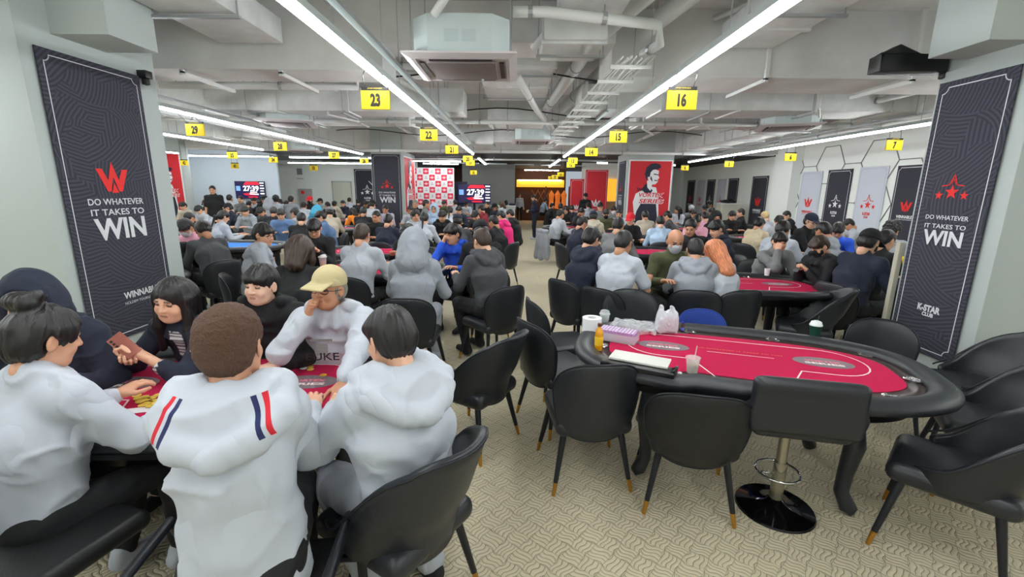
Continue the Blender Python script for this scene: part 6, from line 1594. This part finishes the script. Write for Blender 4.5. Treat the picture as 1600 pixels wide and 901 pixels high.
o = text_obj('lettering', 'EUKE', .042, TT(N[2] - .135), M_ink, r4, bold=.01, W=.17); wrap(o, top4)
b = MB(); strip(b, [(-.05, 0), (.05, 0)], .012)
for k in range(8): b.add([(-.03 + .0 * k, 0, -.02 - .008 * k), (.03, 0, -.02 - .008 * k), (.03, 0, -.026 - .008 * k), (-.03, 0, -.026 - .008 * k)], [(0, 1, 2, 3)])
o = b.build('chest_print', mat('print_grey', srgb(120, 120, 114), .8), r4); o.matrix_local = TT(N[2] - .045); wrap(o, top4)
W0 = J['arm'][0]; e_, w_ = W0[1], W0[2]; d_ = unit(w_ - e_); b = MB(); b.tube([w_ - d_ * .012, w_ + d_ * .012], .034, 16); b.build('wristwatch', M_steel, r4, smooth=True)
chair(r4.location.x, r4.location.y, 184, 'black chair under the man in the khaki cap', s=1.0)
# 5 young man
J = skel(lean=.14, bend=.20, hpitch=.10, hyaw=-.14, hroll=-.05, hands=((-.22, .50, .84), (.22, .44, .90)), kinds=('relaxed', 'fist'), hints=((-.8, -.1, -1), (.9, .2, -1)), wide=1.08, palm=(None, ((-.6, 0, -.6), (-.2, .7, .5))))
Hp = PZ(408, 446, J['hc'][2])
r5, _ = hero(Hp, 182, J, 'young man with black fringe in open black zip jacket', 'fringe', 'k', 'hood', 'black', 3, loose=.012, amp=.009, seed=4)
chair(r5.location.x, r5.location.y, 182, 'black chair under the young man in the black zip jacket')
# 6 long-haired woman with phone
J = skel(lean=.28, bend=.26, hpitch=.20, hyaw=.12, hroll=-.12, hands=((.06, .44, .93), (.16, .42, .90)), kinds=('hold', 'hold'), hints=((-.9, -.1, -1), (.9, .0, -1)), wide=.95)
Hp = PZ(272, 470, J['hc'][2])
def f6(V, col):
    N_ = J['N']; x, y, z = V.T; k = (y > N_[1] + .03) & (np.abs(x) < .045) & (z < N_[2] - .04); col[k] = (.75, .75, .78, 1); k2 = k & (np.mod(z, .022) < .009); col[k2] = (.03, .03, .05, 1)
r6, _ = hero(Hp, 172, J, 'long black-haired woman in navy jacket looking at a phone', 'long', 'k', 'pushed', 'navy', 0, fem=True, loose=.010, amp=.008, feat=f6, seed=7)
b = MB(); b.box((-.037, -.004, -.076), (.037, .004, .076)); q = b.build('smartphone', mat('copper_phone', srgb(160, 96, 84), .35, .4), None, bevel=.003); pc = loc(r6, (.11, .47, .985)).translation; lx = Vector((-.80, .15, .58)).normalized(); nn_ = Vector((.35, -.80, .50)); nn_ = (nn_ - lx * nn_.dot(lx)).normalized(); q.matrix_world = Matrix.Translation(pc) @ Matrix((lx.cross(nn_) * 1, -nn_, lx)).transposed().to_4x4(); tag(q, 'copper-coloured phone in the hands of the long-haired woman', 'phone')
b = MB()
for k in range(3): b.lathe([(0, 0), (.007, 0), (.007, .002), (0, .002)], 12, (0, 0, 0)) if False else b.box((-.03, -.0065, .05 - k * .02), (-.018, -.005, .062 - k * .02))
b.build('lens', M_black, q)
chair(r6.location.x + .03, r6.location.y + .03, 172, 'black chair under the long-haired woman with the phone')
chair(-1.75, 3.55, 182, 'black chair with tall rounded back behind the long-haired woman')
# 7 navy hood
J = skel(lean=.18, bend=.2, hpitch=.15, hyaw=.1, hands=((-.18, .40, .84), (.2, .40, .84)), wide=1.1)
Hp = PD(46, 474, 2.25)
r7, _ = hero(Hp, 205, J, 'person with navy hood up behind the bun, facing us', 'crop', 'd', 'hood', 'navy', 0, flags=('hood',), hood='navy', loose=.015, amp=.009, s=Hp.z / J['hc'][2], topname='hoodie')
chair(r7.location.x, r7.location.y, 205, 'black chair under the navy-hooded person')
# ------------------------------------------------------------------ small things on the tables
ZF, ZR, ZK = .7562, .794, .7535         # felt, rail crown, racetrack
def at(u, v, z): p = PZ(u, v, z); return p
_chip = None
def chip_mesh():
    b = MB(); b.lathe([(0, 0), (.0185, 0), (.0195, .0005), (.0195, .0028), (.0185, .0033), (0, .0033)], 20); return b.mesh('poker_chip', auto=.6)
chip_me = chip_mesh(); CH = {'yellow': mat('chip_yellow', srgb(222, 190, 80), .5), 'white': mat('chip_white', srgb(226, 226, 220), .5), 'gold': mat('chip_gold', srgb(206, 150, 40), .5)}
def chipo(p, c, label, group, tilt=0):
    o = obj('poker_chip', chip_me, CH[c]); o.location = p; o.rotation_euler = (tilt, 0, random.random() * 6); tag(o, label, 'poker chip', group)
p = at(188, 571, ZF)
for k in range(12): chipo((p.x, p.y, ZF + .0034 * k), 'white' if k > 9 else 'gold', 'gold chip in the tall stack before the woman with the phone' if k <= 9 else 'white chip on top of the tall gold chip stack', 'tall chip stack')
for i in range(14):
    q = at(214 + (i * 37) % 34, 618 + (i * 23) % 18, ZF); chipo((q.x, q.y, ZF + .0034 * (i // 5)), 'yellow', 'pale yellow chip in the loose heap on the left table', 'loose heap of chips')
for i in range(7):
    q = at(474 + (i * 11) % 22, 570 + (i * 7) % 9, ZK); chipo((q.x, q.y, ZK + .0034 * (i // 4)), 'white' if i % 2 == 0 else 'yellow', ('white' if i % 2 == 0 else 'yellow') + ' chip in the small pile by the hand of the capped man', 'chips by the capped man')
q = at(505, 586, ZF); chipo((q.x, q.y, ZF), 'gold', 'orange-gold chip under the fingertips of the capped man', None)
card = MB().box((-.029, -.044, 0), (.029, .044, .0006)).mesh('playing_card'); M_card = mat('card_face', srgb(238, 238, 240), .4)
for i, (u, v, a) in enumerate(((276, 615, .1), (290, 613, .1), (304, 611, .1), (318, 609, .1), (334, 607, .1))):
    q = at(u, v, ZF); o = obj('playing_card', card, M_card); o.location = (q.x, q.y, ZF + .0008 * (i % 2)); o.rotation_euler = (0, 0, a); tag(o, 'face-up playing card in the row on the left felt', 'playing card', 'row of community cards')
    b = MB(); b.box((-.022, -.03, .0006), (-.016, -.02, .0009)); b.box((.0, -.006, .0006), (.014, .012, .0009)); b.box((-.01, .01, .0006), (.002, .024, .0009)); b.build('pips', M_red if i % 2 else M_ink, o)
q = at(222, 640, ZF); b = MB(); b.box((-.09, -.03, 0), (.09, .03, .0005)); o = b.build('paper_slip', M_card); o.location = (q.x, q.y, ZF); o.rotation_euler = (0, 0, .3); tag(o, 'white paper slip beside the heap of chips', 'paper')
def on(r, u, v, z): p = at(u, v, z); r.location = p; return p
# right table: tape roll, bottle, chip rack, bag pile, carrier bag, cups, case
b = MB(); b.lathe([(.030, 0), (.062, 0), (.062, .11), (.030, .11), (.030, 0)], 32); o = b.build('tissue_roll', M_paper, auto=.6); on(o, 924, 520, ZK); o.scale = (1.15, 1.15, 1.1); tag(o, 'thick white roll at the left end of the empty table', 'tissue roll')
r = empty('drink_bottle', (0, 0, 0), label='amber drink bottle with a brown cap beside the white roll', cat='bottle'); on(r, 935, 546, ZK)
b = MB(); b.lathe([(0, 0), (.026, 0), (.028, .01), (.028, .10), (.024, .135), (.012, .155), (.011, .17), (0, .17)], 24); b.build('bottle_body', mat('amber_liquid', srgb(232, 160, 20), .12, coat=.6), r, auto=.8)
b = MB(); b.lathe([(.0283, .035), (.0285, .036), (.0285, .095), (.0283, .096)], 24); b.build('bottle_label', mat('label_yellow', srgb(244, 196, 40), .5), r, smooth=True)
b = MB(); b.lathe([(.014, .165), (.014, .185), (0, .187)], 16); b.build('bottle_cap', mat('cap_brown', srgb(90, 44, 26), .4), r)
r = empty('chip_rack', (0, 0, 0), math.radians(-28), 'clear rack of lilac chips beside the amber bottle', 'chip rack'); on(r, 966, 531, ZF); r.scale = (1.1, 1.15, 1.7)
b = MB(); b.box((-.12, -.055, 0), (.12, .055, .006)); 
for k in range(6): b.box((-.12, -.055 + k * .0215, .006), (.12, -.053 + k * .0215, .035))
b.build('tray', M_clearcup, r)
b = MB()
for j in range(5):
    for k in range(22): b.box((-.115 + k * .0105, -.052 + j * .0215, .007), (-.107 + k * .0105, -.0335 + j * .0215, .046))
b.build('chips', mat('chip_lilac', srgb(196, 150, 206), .5), r); b = MB()
for j in range(5):
    for k in range(0, 22, 2): b.box((-.115 + k * .0105, -.050 + j * .0215, .046), (-.107 + k * .0105, -.0385 + j * .0215, .0475))
b.build('chip_edges', M_paper, r)
V, Fq = sdf([rbox((0, 0, .02), (.15, .085, .018), .012, .02), rbox((.03, -.03, .03), (.11, .06, .012), .01, .02)], .007, lambda x, y, z: .010 * vnoise(x * 26, y * 26, z * 26) + .006 * vnoise(x * 60, y * 60, z * 60))
o = obj('plastic_packets', mesh_np('plastic_packets', V, Fq, False), M_film); on(o, 992, 514, ZK); o.rotation_euler = (0, 0, -.5); o.scale = (1.15, 1.3, 1.2); tag(o, 'crumpled clear plastic packets beside the lilac chip rack', 'plastic packets')
r = empty('carrier_bag', (0, 0, 0), .2, 'translucent white carrier bag standing on the empty table', 'bag'); on(r, 1040, 520, ZK)
V, Fq = sdf([rbox((0, 0, .07), (.085, .05, .075), .04, .04), cone((-.04, 0, .15), (-.05, 0, .205), .030, .018, .05), cone((.04, 0, .15), (.035, 0, .20), .030, .016, .05), ell((0, 0, .185), (.032, .05, .020), .01, op='-'), ell((0, 0, .07), (.07, .036, .06), .02, op='-')], .005, lambda x, y, z: .008 * vnoise(x * 30, y * 30, z * 16) + .004 * vnoise(x * 70, y * 70, z * 50))
obj('bag_film', mesh_np('bag_film', V, Fq), mat('bag_film', srgb(232, 236, 244), .25, alpha=.72), r)
b = MB(); b.lathe([(0, .01), (.030, .01), (.038, .10), (0, .10)], 20, (-.035, 0, 0)); b.build('bagged_cup', mat('cup_grey', srgb(110, 112, 118), .5), r, auto=.8)
def iced_cup(u, v, z, label, liquid, lid, sc=1., straw=True, sleeve=None, body=None):
    r = empty('takeaway_cup', (0, 0, 0), .4, label, 'cup'); on(r, u, v, z); r.scale = (sc, sc, sc)
    b = MB(); b.lathe([(0, 0), (.029, 0), (.041, .095), (.0425, .097), (.040, .096), (.0285, .003), (0, .003)], 28); b.build('cup_wall', body or M_clearcup, r, auto=.8)
    if liquid: b = MB(); b.lathe([(0, .003), (.0280, .003), (.0335, .055), (0, .055)], 24); b.build('drink', mat('drink_' + str(liquid), srgb(*liquid), .15), r, auto=.8)
    if lid: b = MB(); b.lathe([(.043, .094), (.0435, .100), (.040, .104), (.034, .122), (.016, .130), (0, .131)], 28); b.build('lid', mat('lid_white', srgb(225, 232, 230), .2) if lid == 2 else M_clearcup, r, auto=.8)
    if straw: b = MB(); b.tube([(0, 0, .02), (.02, .0, .165)], .003, 8); b.build('straw', mat('straw', srgb(150, 120, 125) if liquid == (186, 150, 108) else srgb(30, 70, 55), .4), r) if liquid != (186, 150, 108) else b.build('straw', M_clearcup, r)
    if sleeve: b = MB(); b.lathe([(.0335, .03), (.0390, .078), (.0395, .078), (.0340, .03)], 28); b.build('sleeve', mat('sleeve_' + str(sleeve), srgb(*sleeve), .7), r, auto=.8)
    return r
iced_cup(944, 508, ZK, 'clear cup of green drink with dome lid behind the white roll', (60, 100, 80), 1)
iced_cup(1081, 582, ZK, 'clear plastic cup half full of iced coffee at the near rail', (186, 150, 108), 0, 1.0)
iced_cup(1272, 527, ZK, 'dark green coffee cup with a white lid on the far rail', None, 2, 1.0, True, None, mat('green_paper_cup', srgb(24, 74, 58), .5))
r = empty('small_bottle', (0, 0, 0), label='tiny brown vial with blue label right of the carrier bag', cat='bottle'); on(r, 1066, 517, ZK)
b = MB(); b.lathe([(0, 0), (.014, 0), (.014, .045), (.007, .055), (.007, .062), (0, .062)], 16); b.build('vial', mat('brown_glass', srgb(70, 30, 24), .15), r, auto=.8); b = MB(); b.lathe([(.0143, .008), (.0143, .03)], 16); b.build('vial_label', mat('label_blue', srgb(110, 120, 220), .5), r); b = MB(); b.lathe([(.009, .060), (.009, .074), (0, .075)], 12); b.build('vial_cap', mat('cap_blue', srgb(60, 60, 190), .4), r)
r = empty('chip_case', (0, 0, 0), math.radians(-27), 'long black case with a white open flap on the near left rail', 'case'); on(r, 996, 578, .775)
b = MB(); b.box((-.21, -.055, 0), (.21, .055, .035)); b.build('case_body', M_black, r, bevel=.008)
b = MB(); b.box((-.175, .0, .037), (.165, .150, .050)); b.build('flap', mat('flap_white', srgb(214, 214, 206), .5), r, bevel=.004)
b = MB(); b.tube([(.19, -.03, .03), (.215, -.02, .055), (.215, .02, .055), (.19, .03, .03)], .008, 8); b.build('case_handle', M_black, r, smooth=True)
o = obj('tissue_wad', mesh_np('tissue_wad', *sdf([ell((0, 0, .01), (.016, .012, .010))], .003, cloth_disp(.004, 60))), M_paper); on(o, 1062, 585, ZK); tag(o, 'small white wad of tissue beside the iced coffee', 'tissue')
b = MB(); b.box((-.03, -.04, 0), (.03, .04, .012)); o = b.build('card_box', M_paper, bevel=.002); on(o, 921, 537, ZK); tag(o, 'small white card box before the white roll', 'box')
# things on the middle tables
iced_cup(505, 416, .78, 'yellow drink bottle-cup on the table behind the khaki cap', (226, 160, 40), 2, 1.3, False)
r = empty('paper_cup', (0, 0, 0), label='white paper cup beside the bowed grey jacket', cat='cup'); on(r, 1198, 430, .79); b = MB(); b.lathe([(0, 0), (.026, 0), (.034, .085), (.031, .085), (.024, .004), (0, .004)], 20); b.build('cup_wall', M_paper, r, auto=.8)
# coat on chair at the aisle, striped vest on the right
V, Fq = sdf([cone((-.21, -.34, .86), (.21, -.34, .86), .045, .045, .03), cone((-.19, -.30, .60), (-.26, -.36, .16), .05, .055, .06), cone((0, -.34, .60), (0, -.37, .14), .05, .055, .06), cone((.19, -.30, .60), (.26, -.36, .20), .05, .055, .06), rbox((0, -.345, .66), (.24, .03, .22), .03, .05), rbox((0, -.36, .46), (.26, .028, .30), .02, .06)], .010, lambda x, y, z: .014 * np.sin(x * 62 + 1.5 * np.sin(z * 7)) * np.clip((.92 - z) * 2.2, 0, 1) + .005 * vnoise(x * 20, y * 20, z * 8))
q_ = BY['player in pale grey shirt with a coat over the chair']; o = obj('coat', mesh_np('coat', V, Fq), cc('grey')); o.location = q_.location; o.rotation_euler = q_.rotation_euler; o.scale = (.95, 1, .95); tag(o, 'long pale grey coat draped over a chair beside the aisle', 'coat')
V, Fq = sdf([rbox((0, -.25, .66), (.22, .05, .22), .04, .05), cone((-.18, -.24, .84), (.18, -.24, .84), .06, .06, .05)], .010, cloth_disp(.01, 12, 3)); me = mesh_np('vest', V, Fq)
def fv(Vv, col):
    x, y, z = Vv.T; k = (z < .70) & (np.mod(x * .8 + z * 1.2, .10) < .045); col[k] = (.01, .01, .01, 1); k = (np.abs(z - .72) < .012); col[k] = (.01, .01, .01, 1)
set_feat(me, V, fv); o = obj('vest', me, mat('vest_yellow', srgb(240, 208, 14), .8, feat=True)); p = PZ(1380, 408, .80); o.location = (p.x - .05, p.y, 0); o.rotation_euler = (0, 0, math.radians(20)); tag(o, 'yellow vest with black stripes hanging on a chair by the beige upright', 'vest')
